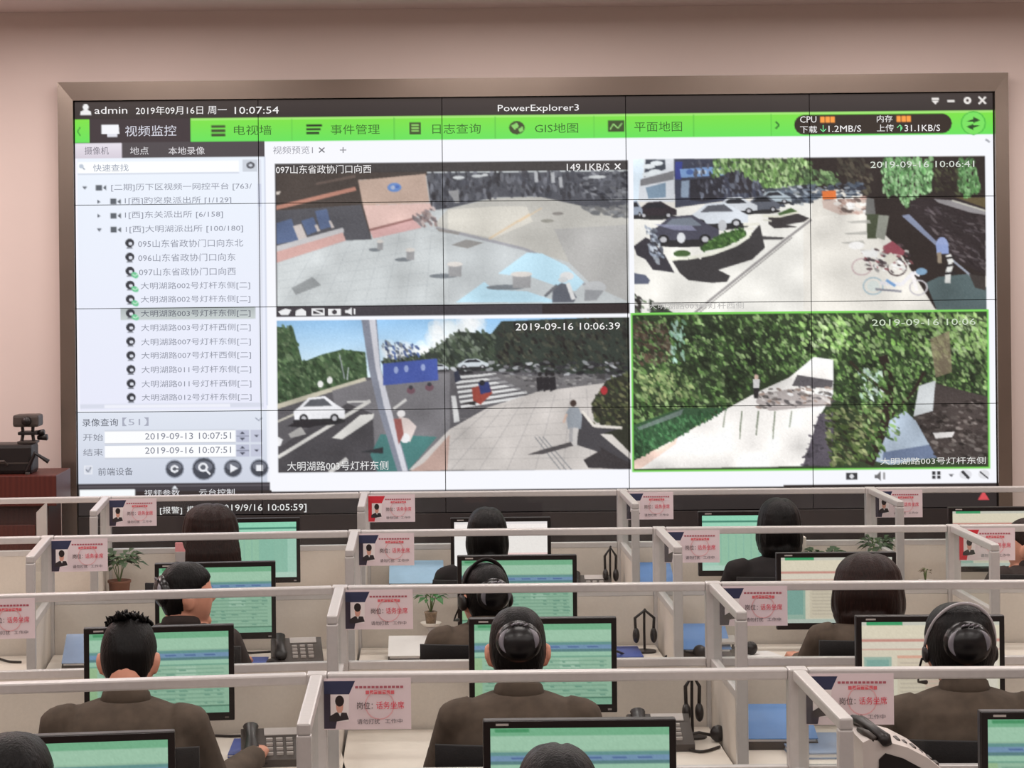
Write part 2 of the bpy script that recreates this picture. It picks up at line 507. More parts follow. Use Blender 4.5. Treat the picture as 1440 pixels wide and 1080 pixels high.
rect(0, 436, 270, 540, (224, 230, 242), grad=(206, 212, 226)); rect(266, 436, 270, 540, (240, 242, 250))
for fy in (464, 484.5):
    rect(38, fy, 222, fy + 17, (252, 253, 255)); rect(38, fy + 17, 222, fy + 18.2, (160, 166, 182)); rect(38, fy - 1, 222, fy, (190, 196, 210))
    rect(223, fy, 241, fy + 17, (188, 192, 212)); rect(243, fy, 260, fy + 17, (196, 200, 218))
    poly([(228, fy + 6), (236, fy + 6), (232, fy + 2)], (70, 74, 90)); poly([(228, fy + 11), (236, fy + 11), (232, fy + 15)], (70, 74, 90)); poly([(248, fy + 7), (255, fy + 7), (251.5, fy + 11)], (80, 84, 100))
    rect(223, fy + 8, 241, fy + 9, (110, 114, 134))
stroke([(250, 447), (255, 451), (260, 447)], 1.5, (150, 156, 172))
rect(9, 512, 20, 524, (240, 242, 248)); rect(10, 513, 19, 523, (214, 218, 230)); stroke([(11, 517), (14, 521), (19, 514)], 1.6, (120, 126, 140))
for bx, br in ((136, 12), (177, 15.5), (218, 12), (255, 12)):
    oval(bx, 518, br + 1.5, br + 1.2, (150, 156, 170)); oval(bx, 518, br, br - .6, (70, 74, 84)); oval(bx, 515, br * .8, br * .5, (112, 116, 128))
oval(136, 518, 6, 5.4, (236, 238, 244)); oval(136, 518, 3, 2.6, (84, 88, 98)); stroke([(136, 518), (142, 518)], 2.2, (84, 88, 98))
oval(176, 516, 7, 6.4, (236, 238, 244)); oval(176, 516, 4, 3.6, (96, 100, 110)); stroke([(180, 520), (186, 526)], 2.8, (236, 238, 244))
poly([(214, 512), (225, 518), (214, 524)], (236, 238, 244)); rect(250.5, 513.5, 260, 522, (236, 238, 244))
rect(0, 538, 270, 549, (66, 62, 68)); rect(0, 541, 270, 543, (96, 92, 98)); rect(0, 549, CW, CH, (54, 46, 46), grad=(46, 39, 39)); rect(2, 546, 80, 562, (246, 250, 252)); poly([(132, 546), (136, 541), (140, 546)], (220, 224, 230))
rect(272, 525, CW, 551, (247, 248, 254)); rect(CW - 300, 549, CW, CH, (50, 42, 42))
poly([(1273, 560), (1281, 573), (1265, 573)], (226, 84, 92))
for ix in (1088, 1128, 1207, 1228, 1248, 1274):
    c = (60, 60, 64)
    if ix == 1088: rect(1080, 533, 1096, 543, c); oval(1088, 538, 3, 3, (220, 220, 225))
    elif ix == 1128: poly([(1120, 536), (1124, 536), (1129, 531), (1129, 545), (1124, 541), (1120, 541)], (110, 108, 110)); rect(1132, 533, 1135, 543, (150, 148, 150))
    elif ix == 1207: [rect(1201 + 7 * (k % 2), 532 + 6 * (k // 2), 1206 + 7 * (k % 2), 537 + 6 * (k // 2), c) for k in range(4)]
    elif ix == 1228: poly([(1224, 536), (1232, 536), (1228, 541)], (120, 120, 125))
    elif ix == 1248: oval(1248, 537, 9, 6.5, (224, 224, 230)); stroke([(1243, 532), (1253, 543)], 4, c)
    else: oval(1274, 537, 8, 6.5, (226, 226, 230)); stroke([(1268, 533), (1280, 543)], 2, c)
stroke([(1281, 66), (1287, 70)], 3, (170, 172, 180))

def tone(x0, y0, x1, y1, amp, seed, cells=14):
    X0, Y0, X1, Y1 = _bb(x0, y0, x1, y1)
    h, w = Y1 - Y0, X1 - X0
    g = np.random.default_rng(seed).normal(0, amp, (cells // 2, cells))
    gx = np.linspace(0, cells - 1, w); gy = np.linspace(0, cells // 2 - 1, h)
    g = np.stack([np.interp(gx, np.arange(cells), r) for r in g])
    g = np.stack([np.interp(gy, np.arange(cells // 2), c) for c in g.T]).T
    cv[Y0:Y1, X0:X1] = np.clip(cv[Y0:Y1, X0:X1] * (1 + g[..., None] / 255.0 * 1.6), 0, 255)
def soften(x0, y0, x1, y1, n=2):
    X0, Y0, X1, Y1 = _bb(x0, y0, x1, y1)
    for _ in range(n):
        s = np.pad(cv[Y0:Y1, X0:X1], ((1, 1), (1, 1), (0, 0)), mode='edge')
        cv[Y0:Y1, X0:X1] = (s[1:-1, 1:-1] * 2 + s[:-2, 1:-1] + s[2:, 1:-1] + s[1:-1, :-2] + s[1:-1, 2:]) / 6
# --- feed 1: plaza with bollards
F1 = (281, 90, 778, 306); CLIP[:] = F1
A = tf(380, 220, 4.696); B = tf(630, 220, 4.696)
rect(*F1, (192, 197, 199))
poly(B([(0, 345), (300, 275), (600, 265), (1190, 390), (1190, 960), (950, 850), (800, 700), (500, 610), (0, 490), (-100, 460)]), (188, 186, 180))
poly(B([(0, 350), (300, 330), (520, 330), (560, 430), (300, 540), (0, 480)]), (214, 210, 200), .8)
poly(B([(700, 480), (1190, 450), (1190, 960), (950, 850), (800, 700)]), (174, 173, 172), .8)
poly(A([(60, 700), (480, 570), (1000, 480), (1170, 520), (1174, 960), (40, 985)]), (206, 211, 212), .7)
for k in range(9):
    stroke(A([(80 + 135 * k, 985), (330 + 105 * k, 560 - 10 * k)]), .7, (168, 174, 178), .55)
for k in range(6):
    stroke(A([(60 - k * 5, 720 + 52 * k), (1100, 520 + 80 * k)]), .7, (172, 178, 182), .5)
poly(B([(-145, 110), (1200, 100), (1200, 400), (1050, 350), (900, 330), (600, 265), (300, 270), (100, 320), (0, 345), (-110, 355)]), (84, 86, 94))
foliage(B([(-140, 110), (1190, 100), (1190, 290), (600, 255), (300, 262), (-100, 340)]), [(70, 72, 80), (96, 98, 106), (60, 60, 66), (110, 112, 120)], 420, 4.5, 3, rot=1.5)
foliage(B([(850, 110), (1190, 100), (1190, 300), (900, 250)]), [(52, 54, 62), (130, 132, 138), (90, 92, 100)], 90, 4, 4, rot=0.2)
for q in ((70, 140, 40, 12), (195, 130, 42, 9), (245, 122, 20, 10), (985, 135, 60, 10)): oval(*B([q[:2]])[0], q[2] / 4.7, q[3] / 4.7, (205, 208, 210))
for q in ((580, 135), (690, 140), (742, 170)): stroke(B([(q[0], q[1] - 35), (q[0] + 5, q[1] + 35)]), 5, (176, 178, 182))
poly(B([(0, 230), (70, 220), (75, 305), (50, 310)]), (150, 150, 152))
foliage(B([(880, 340), (1190, 320), (1190, 400), (950, 375)]), [(110, 112, 116), (140, 140, 140)], 60, 5, 5, rot=.1)
poly(A([(18, 100), (1035, 100), (1035, 125), (585, 155), (670, 545), (490, 555), (480, 470), (30, 600), (18, 340)]), (74, 66, 62))
poly(A([(20, 330), (560, 200), (570, 225), (20, 358)]), (182, 130, 114)); poly(A([(300, 175), (560, 120), (565, 140), (300, 190)]), (104, 90, 84))
poly(A([(30, 358), (600, 318), (668, 548), (490, 555), (480, 470), (30, 600)]), (86, 86, 92))
for w in ([(40, 440), (140, 410), (190, 555), (40, 580)], [(205, 425), (285, 400), (320, 490), (245, 520)], [(295, 360), (375, 345), (405, 465), (330, 485)]): poly(A(w), (92, 108, 142))
for w in ([(150, 460), (205, 445), (245, 540), (190, 560)], [(290, 455), (310, 448), (330, 492), (312, 498)], [(385, 425), (400, 422), (425, 470), (405, 475)]): poly(A(w), (206, 196, 192))
poly(A([(25, 595), (470, 472), (488, 480), (488, 500), (40, 628)]), (196, 194, 196))
poly(A([(40, 630), (480, 502), (500, 555), (80, 690), (40, 705)]), (206, 166, 160))
poly(A([(580, 158), (1025, 115), (1052, 305), (612, 322)]), (190, 166, 152)); poly(A([(612, 322), (1055, 308), (1070, 345), (950, 405), (655, 478)]), (222, 190, 182))
poly(A([(655, 478), (950, 403), (955, 418), (658, 494)]), (152, 112, 108)); poly(A([(660, 494), (950, 418), (1000, 470), (680, 542)]), (214, 172, 170))
foliage(A([(940, 400), (1080, 340), (1100, 460), (1000, 460)]), [(150, 130, 128), (190, 175, 172), (120, 110, 112)], 60, 3.5, 6)
oval(*A([(820, 205)])[0], 10, 6.5, (104, 138, 196)); oval(*A([(810, 205)])[0], 3, 3, (170, 180, 205)); oval(*A([(838, 200)])[0], 3, 2.5, (80, 110, 180))
poly(A([(20, 235), (70, 230), (60, 250), (20, 258)]), (220, 210, 200))
stroke(B([(-80, 470), (0, 490), (250, 550), (500, 610), (700, 690), (800, 760), (920, 860)]), 4, (158, 158, 164))
poly(B([(330, 775), (520, 635), (620, 640), (780, 720), (900, 830), (840, 890), (700, 850), (560, 800)]), (190, 224, 240))
poly(B([(50, 965), (240, 828), (300, 880), (520, 890), (700, 950), (700, 965)]), (188, 222, 238))
stroke(B([(270, 545), (540, 380)]), 3, (214, 186, 150), .6); stroke(B([(470, 430), (620, 340)]), 2, (222, 190, 150), .5)
poly(B([(20, 585), (120, 548), (235, 570), (130, 608)]), (146, 144, 142)); poly(B([(-80, 470), (80, 500), (70, 518), (-60, 495)]), (146, 142, 140))
oval(*B([(725, 377)])[0], 8, 2.4, (140, 136, 132)); oval(*B([(655, 425)])[0], 9, 2.6, (146, 144, 136))
poly(A([(140, 870), (280, 795), (335, 850), (170, 915)]), (150, 154, 156))
def bollard(c, w, h):
    x, y = c
    oval(x - w * .9, y + h * .55, w * 1.1, h * .2, (122, 128, 134)); poly([(x - w * .5, y - h * .4), (x + w * .55, y - h * .4), (x + w * .5, y + h * .6), (x - w * .5, y + h * .6)], (156, 156, 158))
    oval(x, y - h * .42, w * .62, h * .2, (216, 211, 206))
bollard(A([(725, 585)])[0], 8, 12); bollard(A([(925, 645)])[0], 11, 14); bollard(B([(45, 745)])[0], 18, 17); bollard(B([(485, 815)])[0], 25, 19)
oval(*B([(970, 865)])[0], 16, 9, (188, 190, 192)); poly(B([(905, 880), (1030, 885), (980, 950), (900, 955)]), (150, 152, 156))
poly(B([(690, 870), (750, 835), (800, 850), (850, 930), (830, 965), (690, 965)]), (96, 100, 110)); oval(*B([(785, 790)])[0], 10, 6, (220, 220, 220))
oval(*B([(760, 815)])[0], 7, 4, (205, 208, 210)); stroke(B([(790, 835), (830, 945)]), 6, (224, 224, 224)); stroke(B([(720, 850), (640, 925)]), 4, (110, 112, 118))
tone(*F1, 9, 81, 18); soften(*F1, 4)
rect(281, 90, 778, 104, (58, 54, 54), .92); rect(281, 291, 778, 306, (66, 62, 68)); rect(655, 291, 778, 306, (50, 42, 44)); rect(281, 90, 283, 306, (44, 42, 46))
grain(*F1, 3, 11)
for k, ix in enumerate((292, 316, 340, 363, 386)):
    c = (238, 238, 240)
    if k == 0: poly([(ix - 8, 298), (ix + 2, 294), (ix + 10, 296), (ix + 6, 303), (ix - 4, 303)], c)
    elif k == 1: poly([(ix - 8, 303), (ix - 7, 297), (ix + 1, 294), (ix + 7, 298), (ix + 7, 304), (ix - 8, 304)], c)
    elif k == 2: rect(ix - 9, 294, ix + 9, 304, c); rect(ix - 7, 296, ix + 7, 302, (66, 62, 68)); stroke([(ix - 7, 296), (ix + 7, 302)], 2, c)
    elif k == 3: rect(ix - 9, 295, ix + 9, 304, c); oval(ix, 299.5, 3.6, 3.4, (66, 62, 68))
    else: poly([(ix - 8, 297), (ix - 4, 297), (ix + 1, 293.5), (ix + 1, 304), (ix - 4, 301), (ix - 8, 301)], c); rect(ix + 4, 295, ix + 6, 303, c)

# --- feed 2: sidewalk with parked cars and willow
F2 = (785, 89, 1280, 306); CLIP[:] = F2
A = tf(885, 215, 4.8); B = tf(1130, 215, 4.645)
rect(*F2, (226, 222, 214))
poly(A([(20, 40), (105, 40), (80, 320), (20, 330)]), (222, 236, 248))
poly(A([(100, 40), (310, 40), (305, 330), (60, 330), (70, 190), (100, 160)]), (214, 218, 224))
poly(A([(110, 45), (240, 45), (245, 110), (100, 165)]), (66, 72, 82)); [oval(*A([q])[0], 9, 3.4, (222, 228, 232)) for q in ((130, 92), (185, 70), (130, 145), (175, 128))]
poly(A([(75, 180), (300, 120), (300, 180), (75, 225)]), (126, 126, 130)); poly(A([(110, 235), (245, 200), (245, 300), (130, 310)]), (128, 150, 170))
poly(A([(300, 40), (930, 40), (930, 290), (600, 330), (310, 370)]), (64, 68, 84)); poly(A([(310, 60), (360, 60), (350, 180), (310, 180)]), (60, 70, 140))
poly(A([(340, 110), (550, 95), (650, 110), (640, 150), (350, 168)]), (126, 160, 208)); oval(*A([(408, 130)])[0], 5, 4, (80, 110, 170)); rect(*A([(450, 118)])[0], *A([(520, 140)])[0], (206, 220, 236), .8)
poly(A([(350, 190), (405, 185), (400, 300), (350, 300)]), (140, 156, 176)); poly(A([(410, 180), (640, 160), (640, 300), (500, 330), (410, 320)]), (46, 46, 54)); poly(A([(670, 110), (830, 100), (830, 270), (680, 280)]), (50, 48, 54))
foliage(A([(410, 60), (930, 60), (930, 280), (480, 320)]), [(46, 46, 54), (90, 92, 104), (110, 116, 130), (60, 60, 70)], 160, 4, 21, rot=1.4)
poly(A([(700, 40), (1230, 40), (1230, 290), (930, 280), (830, 130)]), (64, 74, 56))
poly(B([(0, 30), (1190, 20), (1190, 1020), (860, 1020), (600, 600), (400, 400), (380, 240), (0, 240)]), (46, 38, 36))
foliage(A([(560, 40), (1230, 40), (1230, 250), (930, 240), (720, 110), (560, 170)]), [(112, 150, 84), (84, 116, 66), (146, 180, 118), (70, 92, 58), (180, 206, 150)], 650, 3.2, 22, rot=1.3)
foliage(B([(0, 110), (220, 130), (230, 200), (0, 210)]), [(98, 130, 84), (130, 160, 110), (70, 90, 62)], 120, 3.4, 23)
foliage(B([(230, 40), (480, 40), (420, 280), (330, 220), (230, 130)]), [(66, 62, 54), (84, 78, 66), (50, 42, 38)], 160, 4, 24)
# ground and far cars
poly(A([(20, 430), (480, 350), (900, 330), (1230, 300), (1230, 1080), (20, 1080)]), (238, 236, 230))
poly(B([(0, 430), (380, 380), (410, 420), (520, 620), (870, 1030), (0, 1030)]), (234, 230, 222))
foliage(A([(900, 250), (1230, 220), (1230, 330), (1000, 360)]), [(48, 54, 66), (110, 122, 136), (70, 76, 86), (180, 186, 192)], 170, 4, 25, rot=.1)
foliage(B([(0, 215), (380, 195), (400, 270), (230, 300), (0, 300)]), [(60, 70, 84), (40, 40, 48), (150, 160, 172), (90, 100, 114)], 130, 4, 26, rot=.1)
poly(B([(120, 250), (210, 245), (215, 300), (125, 305)]), (226, 120, 60)); poly(B([(120, 310), (420, 290), (420, 395), (240, 405), (130, 360)]), (206, 186, 176))
foliage(B([(210, 300), (420, 290), (420, 395), (240, 400)]), [(170, 140, 130), (226, 214, 206), (90, 76, 72), (250, 246, 240)], 60, 4, 27, rot=.2)
poly(B([(410, 290), (460, 300), (470, 400), (405, 400)]), (110, 110, 108))
car(*A([(980, 300)])[0], 46, 18, (164, 176, 184)); car(*A([(900, 345)])[0], 48, 24, (92, 96, 106)); car(*A([(720, 355)])[0], 60, 24, (204, 208, 214))
car(*A([(600, 420)])[0], 84, 36, (214, 220, 228), (90, 92, 100)); car(*A([(180, 385)])[0], 58, 24, (50, 44, 50)); car(*A([(40, 380)])[0], 20, 24, (150, 160, 176))
car(*A([(370, 520)])[0], 98, 42, (74, 74, 88), (120, 128, 140)); poly(A([(160, 480), (420, 490), (455, 525), (300, 520)]), (150, 152, 180), .7)
oval(*A([(350, 573)])[0], 6, 7.5, (214, 216, 220)); oval(*A([(628, 490)])[0], 6, 8, (190, 192, 196))
# planters
poly(A([(940, 430), (1140, 410), (1215, 440), (1180, 465), (1060, 485), (1140, 500), (980, 510), (940, 480)]), (62, 58, 60)); poly(A([(1000, 410), (1090, 370), (1135, 395), (1020, 425)]), (72, 100, 56)); stroke(A([(900, 425), (1010, 430), (1140, 400)]), 3, (232, 230, 214)); stroke(A([(900, 450), (960, 460)]), 2.4, (220, 218, 206))
poly(A([(290, 730), (520, 690), (700, 630), (830, 540), (880, 480), (915, 640), (830, 720), (600, 790), (680, 830), (660, 870), (560, 878), (400, 860), (340, 810)]), (62, 60, 62))
poly(A([(900, 562), (1050, 570), (1030, 585), (900, 585)]), (74, 72, 74)); poly(A([(480, 640), (620, 545), (770, 510), (790, 560), (640, 640), (500, 665)]), (70, 104, 54)); foliage(A([(480, 640), (620, 540), (770, 505), (790, 560), (640, 640), (500, 665)]), [(60, 92, 46), (92, 128, 70), (48, 76, 40)], 120, 2.6, 28)
oval(*A([(355, 680)])[0], 12, 5, (70, 96, 56)); stroke(A([(280, 715), (400, 710), (560, 680), (720, 620), (810, 560), (815, 530)]), 5, (236, 236, 222)); stroke(A([(770, 485), (880, 480)]), 4, (228, 226, 214)); stroke(A([(775, 510), (840, 512)]), 3.4, (228, 226, 214)); poly(A([(440, 690), (510, 680), (480, 720)]), (238, 236, 226))
poly(A([(30, 630), (110, 570), (150, 590), (240, 690), (305, 810), (250, 800), (160, 790), (110, 720), (50, 690)]), (58, 56, 64)); foliage(A([(110, 500), (190, 520), (230, 700), (190, 750), (120, 640)]), [(150, 160, 176), (90, 94, 106), (190, 198, 208)], 70, 3.4, 29)
poly(A([(30, 810), (110, 825), (140, 860), (130, 885), (30, 885)]), (92, 98, 118)); poly(A([(30, 940), (80, 1000), (80, 1080), (30, 1080)]), (56, 52, 52)); poly(A([(135, 985), (230, 1040), (300, 1080), (140, 1080)]), (60, 66, 58)); foliage(A([(30, 950), (300, 1060), (300, 1080), (30, 1080)]), [(40, 38, 38), (200, 200, 196), (90, 110, 80)], 40, 2.4, 30)
stroke(A([(440, 1080), (700, 870), (1060, 580), (1230, 450)]), 3.4, (150, 146, 146)); stroke(A([(470, 1080), (1100, 570)]), 1, (110, 106, 106)); stroke(A([(150, 1015), (560, 1030)]), 4, (206, 204, 200))
# right side: road, trunk, bikes, person
poly(B([(640, 410), (690, 400), (860, 560), (880, 620)]), (132, 140, 164)); poly(B([(700, 300), (1190, 290), (1190, 800), (990, 700), (690, 400)]), (48, 40, 42)); foliage(B([(700, 340), (1190, 380), (1190, 760), (1000, 690)]), [(44, 36, 38), (74, 66, 70), (58, 50, 52), (100, 92, 94)], 170, 5, 31, rot=.5, asp=.25)
poly(B([(850, 300), (980, 310), (1190, 385), (1190, 405), (1090, 390), (880, 325)]), (150, 146, 148)); stroke(B([(970, 310), (1190, 378)]), 2.4, (196, 194, 184)); poly(B([(990, 290), (1190, 290), (1190, 360)]), (96, 84, 58))
poly(B([(800, 850), (880, 810), (1080, 790), (1195, 880), (1195, 1025), (870, 1025)]), (86, 102, 104)); stroke(B([(960, 690), (1090, 800)]), 3, (150, 156, 170)); poly(B([(1080, 790), (1190, 810), (1190, 900), (1120, 880)]), (62, 56, 54))
poly(B([(410, 400), (500, 400), (480, 560), (415, 560)]), (70, 78, 58)); poly(B([(490, 405), (560, 410), (530, 570), (470, 550)]), (146, 148, 138))
for q in ((400, 450, 30), (380, 525, 45), (360, 585, 26)): poly(B([(q[0] - 120, q[1]), (q[0] + 30, q[1] - 14), (q[0] + 40, q[1] + 10), (q[0] - 90, q[1] + 8)]), (176, 174, 168), .8)
foliage(B([(510, 30), (850, 30), (830, 250), (740, 290), (680, 350), (640, 330), (600, 270), (520, 280)]), [(120, 168, 110), (90, 140, 84), (150, 196, 140), (64, 100, 60), (176, 214, 164)], 620, 3.2, 32, rot=1.4)
foliage(B([(1010, 40), (1110, 40), (1160, 240), (1060, 290), (1010, 240)]), [(110, 158, 100), (84, 130, 76), (140, 186, 130), (60, 96, 56)], 240, 3.2, 33, rot=1.4)
foliage(B([(850, 60), (1010, 60), (1010, 270), (860, 260)]), [(60, 56, 44), (46, 38, 34), (80, 84, 60)], 90, 3.6, 34)
for (bx, by, r, c) in ((380, 745, 62, (206, 186, 186)), (610, 750, 60, (96, 84, 84)), (455, 870, 64, (176, 196, 204)), (750, 880, 56, (190, 186, 190))):
    x, y = B([(bx, by)])[0]
    for k in range(20):
        t0, t1 = 2 * math.pi * k / 20, 2 * math.pi * (k + 1) / 20
        stroke([(x + r / 4.6 * math.cos(t0), y + r / 5.4 * math.sin(t0)), (x + r / 4.6 * math.cos(t1), y + r / 5.4 * math.sin(t1))], 2.2, c)
oval(*B([(455, 870)])[0], 9, 8, (214, 226, 224), .7)
foliage(B([(380, 640), (650, 600), (720, 720), (640, 790), (400, 760)]), [(60, 50, 54), (236, 236, 234), (90, 70, 74), (150, 90, 96), (200, 196, 192)], 110, 3.6, 35, rot=.4)
poly(B([(520, 610), (580, 575), (660, 640), (650, 670), (540, 650)]), (150, 76, 88)); poly(B([(370, 640), (490, 640), (480, 680), (400, 680)]), (236, 236, 234)); oval(*B([(345, 605)])[0], 11, 5.5, (244, 242, 240)); poly(B([(520, 690), (570, 650), (620, 690), (560, 735)]), (220, 216, 204))
stroke(B([(500, 850), (640, 860), (720, 780), (760, 800)]), 5, (228, 226, 230)); stroke(B([(540, 830), (600, 870)]), 4, (120, 160, 206)); stroke(B([(470, 890), (640, 905)]), 3, (140, 140, 150)); stroke(B([(710, 790), (740, 900)]), 5, (236, 232, 232)); oval(*B([(770, 775)])[0], 8, 5, (126, 158, 186))
oval(*B([(905, 605)])[0], 9, 12, (150, 164, 206)); poly(B([(865, 600), (945, 600), (950, 660), (870, 660)]), (140, 156, 200)); stroke(B([(885, 650), (890, 720)]), 6, (150, 136, 118)); stroke(B([(945, 665), (965, 720), (945, 780), (940, 850)]), 8, (226, 226, 222)); [stroke(B([(925, q), (990, q - 10)]), 3, (40, 36, 38)) for q in (690, 740, 790)]
tone(*F2, 8, 82, 18); soften(*F2, 3); grain(*F2, 3, 12)

# --- feed 3: junction with crossing
F3 = (281.5, 311, 777.5, 525); CLIP[:] = F3
A = tf(380, 430, 2.769)
rect(281.5, 311, 777.5, 400, (150, 196, 236), grad=(232, 246, 250))
foliage(A([(440, 150), (620, 170), (640, 60), (820, 45), (800, 110), (620, 200), (450, 215)]), [(236, 246, 250), (250, 252, 254)], 160, 10, 41, al=.25, asp=.7)
poly(A([(20, 80), (90, 90), (125, 220), (200, 190), (280, 170), (370, 180), (380, 290), (20, 400)]), (66, 88, 62))
foliage(A([(20, 80), (90, 85), (125, 225), (280, 175), (370, 185), (370, 280), (20, 380)]), [(60, 84, 56), (84, 108, 74), (48, 66, 46), (104, 124, 92)], 480, 3.6, 42)
poly(A([(430, 215), (600, 190), (660, 150), (740, 100), (860, 110), (900, 60), (1410, 40), (1410, 300), (700, 260), (450, 250)]), (52, 60, 54))
foliage(A([(430, 210), (600, 185), (740, 95), (870, 105), (880, 240), (450, 240)]), [(60, 72, 58), (84, 96, 78), (46, 54, 46), (110, 120, 106)], 330, 3.6, 43)
foliage(A([(890, 70), (1410, 45), (1410, 250), (890, 240)]), [(44, 44, 42), (60, 62, 54), (36, 34, 34), (78, 80, 68)], 340, 4, 44)
foliage(A([(430, 140), (560, 150), (600, 190), (460, 215)]), [(90, 100, 120), (70, 90, 140), (120, 124, 130)], 60, 3, 45)
poly(A([(20, 400), (370, 280), (700, 250), (1410, 270), (1410, 660), (20, 660)]), (92, 90, 94))
poly(A([(20, 385), (370, 278), (375, 292), (20, 405)]), (196, 190, 172)); poly(A([(240, 330), (380, 290), (700, 260), (700, 480), (540, 640), (430, 640), (250, 380)]), (126, 124, 128), .8)
foliage(A([(700, 215), (1400, 220), (1400, 290), (720, 280)]), [(60, 60, 64), (110, 110, 114), (40, 40, 44), (170, 172, 176)], 170, 4, 46, rot=.1)
poly(A([(20, 560), (300, 380), (400, 420), (410, 650), (20, 650)]), (74, 72, 76))
stroke(A([(30, 590), (390, 370)]), 5, (206, 204, 200)); stroke(A([(20, 455), (120, 410)]), 3, (190, 186, 176)); poly(A([(240, 515), (350, 425), (405, 420), (400, 440), (280, 520)]), (214, 212, 208)); stroke(A([(300, 375), (390, 372)]), 3, (200, 198, 196)); stroke(A([(480, 402), (530, 365)]), 4, (206, 204, 202)); stroke(A([(230, 650), (300, 595)]), 6, (200, 198, 196)); poly(A([(70, 500), (120, 470), (140, 500), (80, 515)]), (170, 168, 166))
poly(A([(735, 275), (870, 265), (1010, 340), (850, 395), (740, 385)]), (96, 94, 98))
for k in range(7): stroke(A([(718 + 4 * k, 280 + 19 * k), (880 + 24 * k, 266 + 14 * k)]), 3.6, (222, 222, 222))
poly(A([(820, 275), (900, 262), (1000, 340)]), (106, 104, 108), .6)
poly(A([(705, 350), (722, 350), (738, 450), (715, 455)]), (206, 206, 206)); poly(A([(860, 265), (1310, 285), (1310, 310), (1010, 340)]), (112, 110, 112)); foliage(A([(900, 270), (1300, 270), (1300, 300), (1000, 320)]), [(90, 88, 90), (140, 138, 138)], 70, 4, 47, rot=.05)
poly(A([(540, 640), (700, 480), (850, 395), (1040, 335), (1310, 300), (1410, 420), (1410, 640)]), (204, 198, 194))
for k in range(8): stroke(A([(590 + 110 * k, 645), (860 + 62 * k, 395 - 12 * k)]), .8, (160, 156, 156), .8)
for k in range(6): stroke(A([(600 + 35 * k, 600 - 40 * k), (1300, 590 - 48 * k)]), .7, (166, 162, 160), .6)
[stroke(A([(1030 + 16 * k, 510), (1130 + 22 * k, 640)]), 1.2, (130, 132, 136)) for k in range(3)]
poly(A([(390, 580), (430, 500), (650, 510), (540, 640), (420, 650)]), (74, 122, 120)); poly(A([(600, 610), (700, 500), (690, 640), (545, 645)]), (190, 162, 152))
poly(A([(1250, 380), (1310, 290), (1410, 260), (1410, 600), (1300, 500)]), (50, 52, 42)); foliage(A([(1245, 390), (1320, 280), (1410, 260), (1410, 480), (1260, 460)]), [(60, 70, 48), (84, 90, 60), (44, 44, 38), (110, 110, 80)], 150, 3.4, 48)
oval(*A([(1300, 330)])[0], 5, 6, (170, 50, 56)); poly(A([(1190, 540), (1215, 410), (1260, 470), (1370, 475), (1290, 500), (1410, 600), (1410, 640), (1240, 630), (1280, 570)]), (72, 70, 74)); stroke(A([(1215, 410), (1260, 468), (1370, 475)]), 4, (226, 220, 212)); poly(A([(1285, 500), (1330, 500), (1410, 580), (1410, 605)]), (216, 210, 204)); poly(A([(1220, 600), (1290, 560), (1270, 540), (1410, 620), (1410, 635), (1240, 632)]), (60, 56, 58))
car(*A([(190, 405)])[0], 72, 38, (238, 238, 242), (90, 92, 98)); poly(A([(65, 470), (120, 440), (230, 455), (150, 475)]), (44, 42, 46)); poly(A([(20, 505), (50, 520), (40, 545), (20, 550)]), (230, 230, 232))
car(*A([(790, 225)])[0], 44, 14, (206, 214, 220)); car(*A([(660, 240)])[0], 26, 10, (190, 196, 202)); oval(*A([(195, 305)])[0], 4, 5, (238, 238, 236)); oval(*A([(232, 290)])[0], 4, 5, (238, 238, 236)); stroke(A([(270, 190), (290, 285)]), 1.6, (150, 156, 160)); stroke(A([(305, 240), (300, 290)]), 1.4, (190, 196, 200))
poly(A([(355, 55), (415, 55), (430, 240), (470, 400), (540, 645), (495, 645), (420, 400), (385, 250)]), (132, 136, 150)); poly(A([(385, 55), (410, 55), (428, 240), (470, 400), (535, 645), (515, 645), (445, 400), (410, 240)]), (206, 206, 214))
poly(A([(440, 225), (650, 205), (655, 290), (440, 310)]), (70, 88, 160)); [oval(*A([q])[0], 3.2, 5, (150, 164, 206)) for q in ((490, 250), (530, 245), (595, 240))]
for q in ((620, 318), (548, 330)): oval(*A([q])[0], 6, 5, (110, 80, 90)); oval(*A([(q[0], q[1] - 12)])[0], 3, 3, (60, 60, 66))
oval(*A([(510, 420)])[0], 6, 5, (236, 232, 232)); poly(A([(500, 430), (540, 440), (570, 470), (545, 530), (510, 520)]), (214, 200, 196)); oval(*A([(525, 515)])[0], 7, 7, (226, 226, 228)); poly(A([(480, 440), (510, 440), (520, 500), (500, 540)]), (150, 90, 86)); poly(A([(345, 570), (440, 550), (440, 575)]), (50, 52, 56))
poly(A([(730, 250), (745, 290), (720, 300), (715, 260)]), (50, 54, 70)); poly(A([(785, 320), (850, 300), (865, 340), (820, 385), (790, 370)]), (150, 70, 60)); poly(A([(810, 300), (850, 295), (860, 335), (820, 345)]), (50, 60, 110)); oval(*A([(825, 300)])[0], 4, 4, (40, 40, 46)); poly(A([(740, 380), (800, 370), (800, 388)]), (50, 48, 50))
for q in (1050, 1075, 1100): poly(A([(q - 14, 280), (q + 10, 275), (q + 14, 325), (q - 10, 335)]), (44, 42, 46)); oval(*A([(q, 266)])[0], 2.6, 3.2, (40, 38, 40))
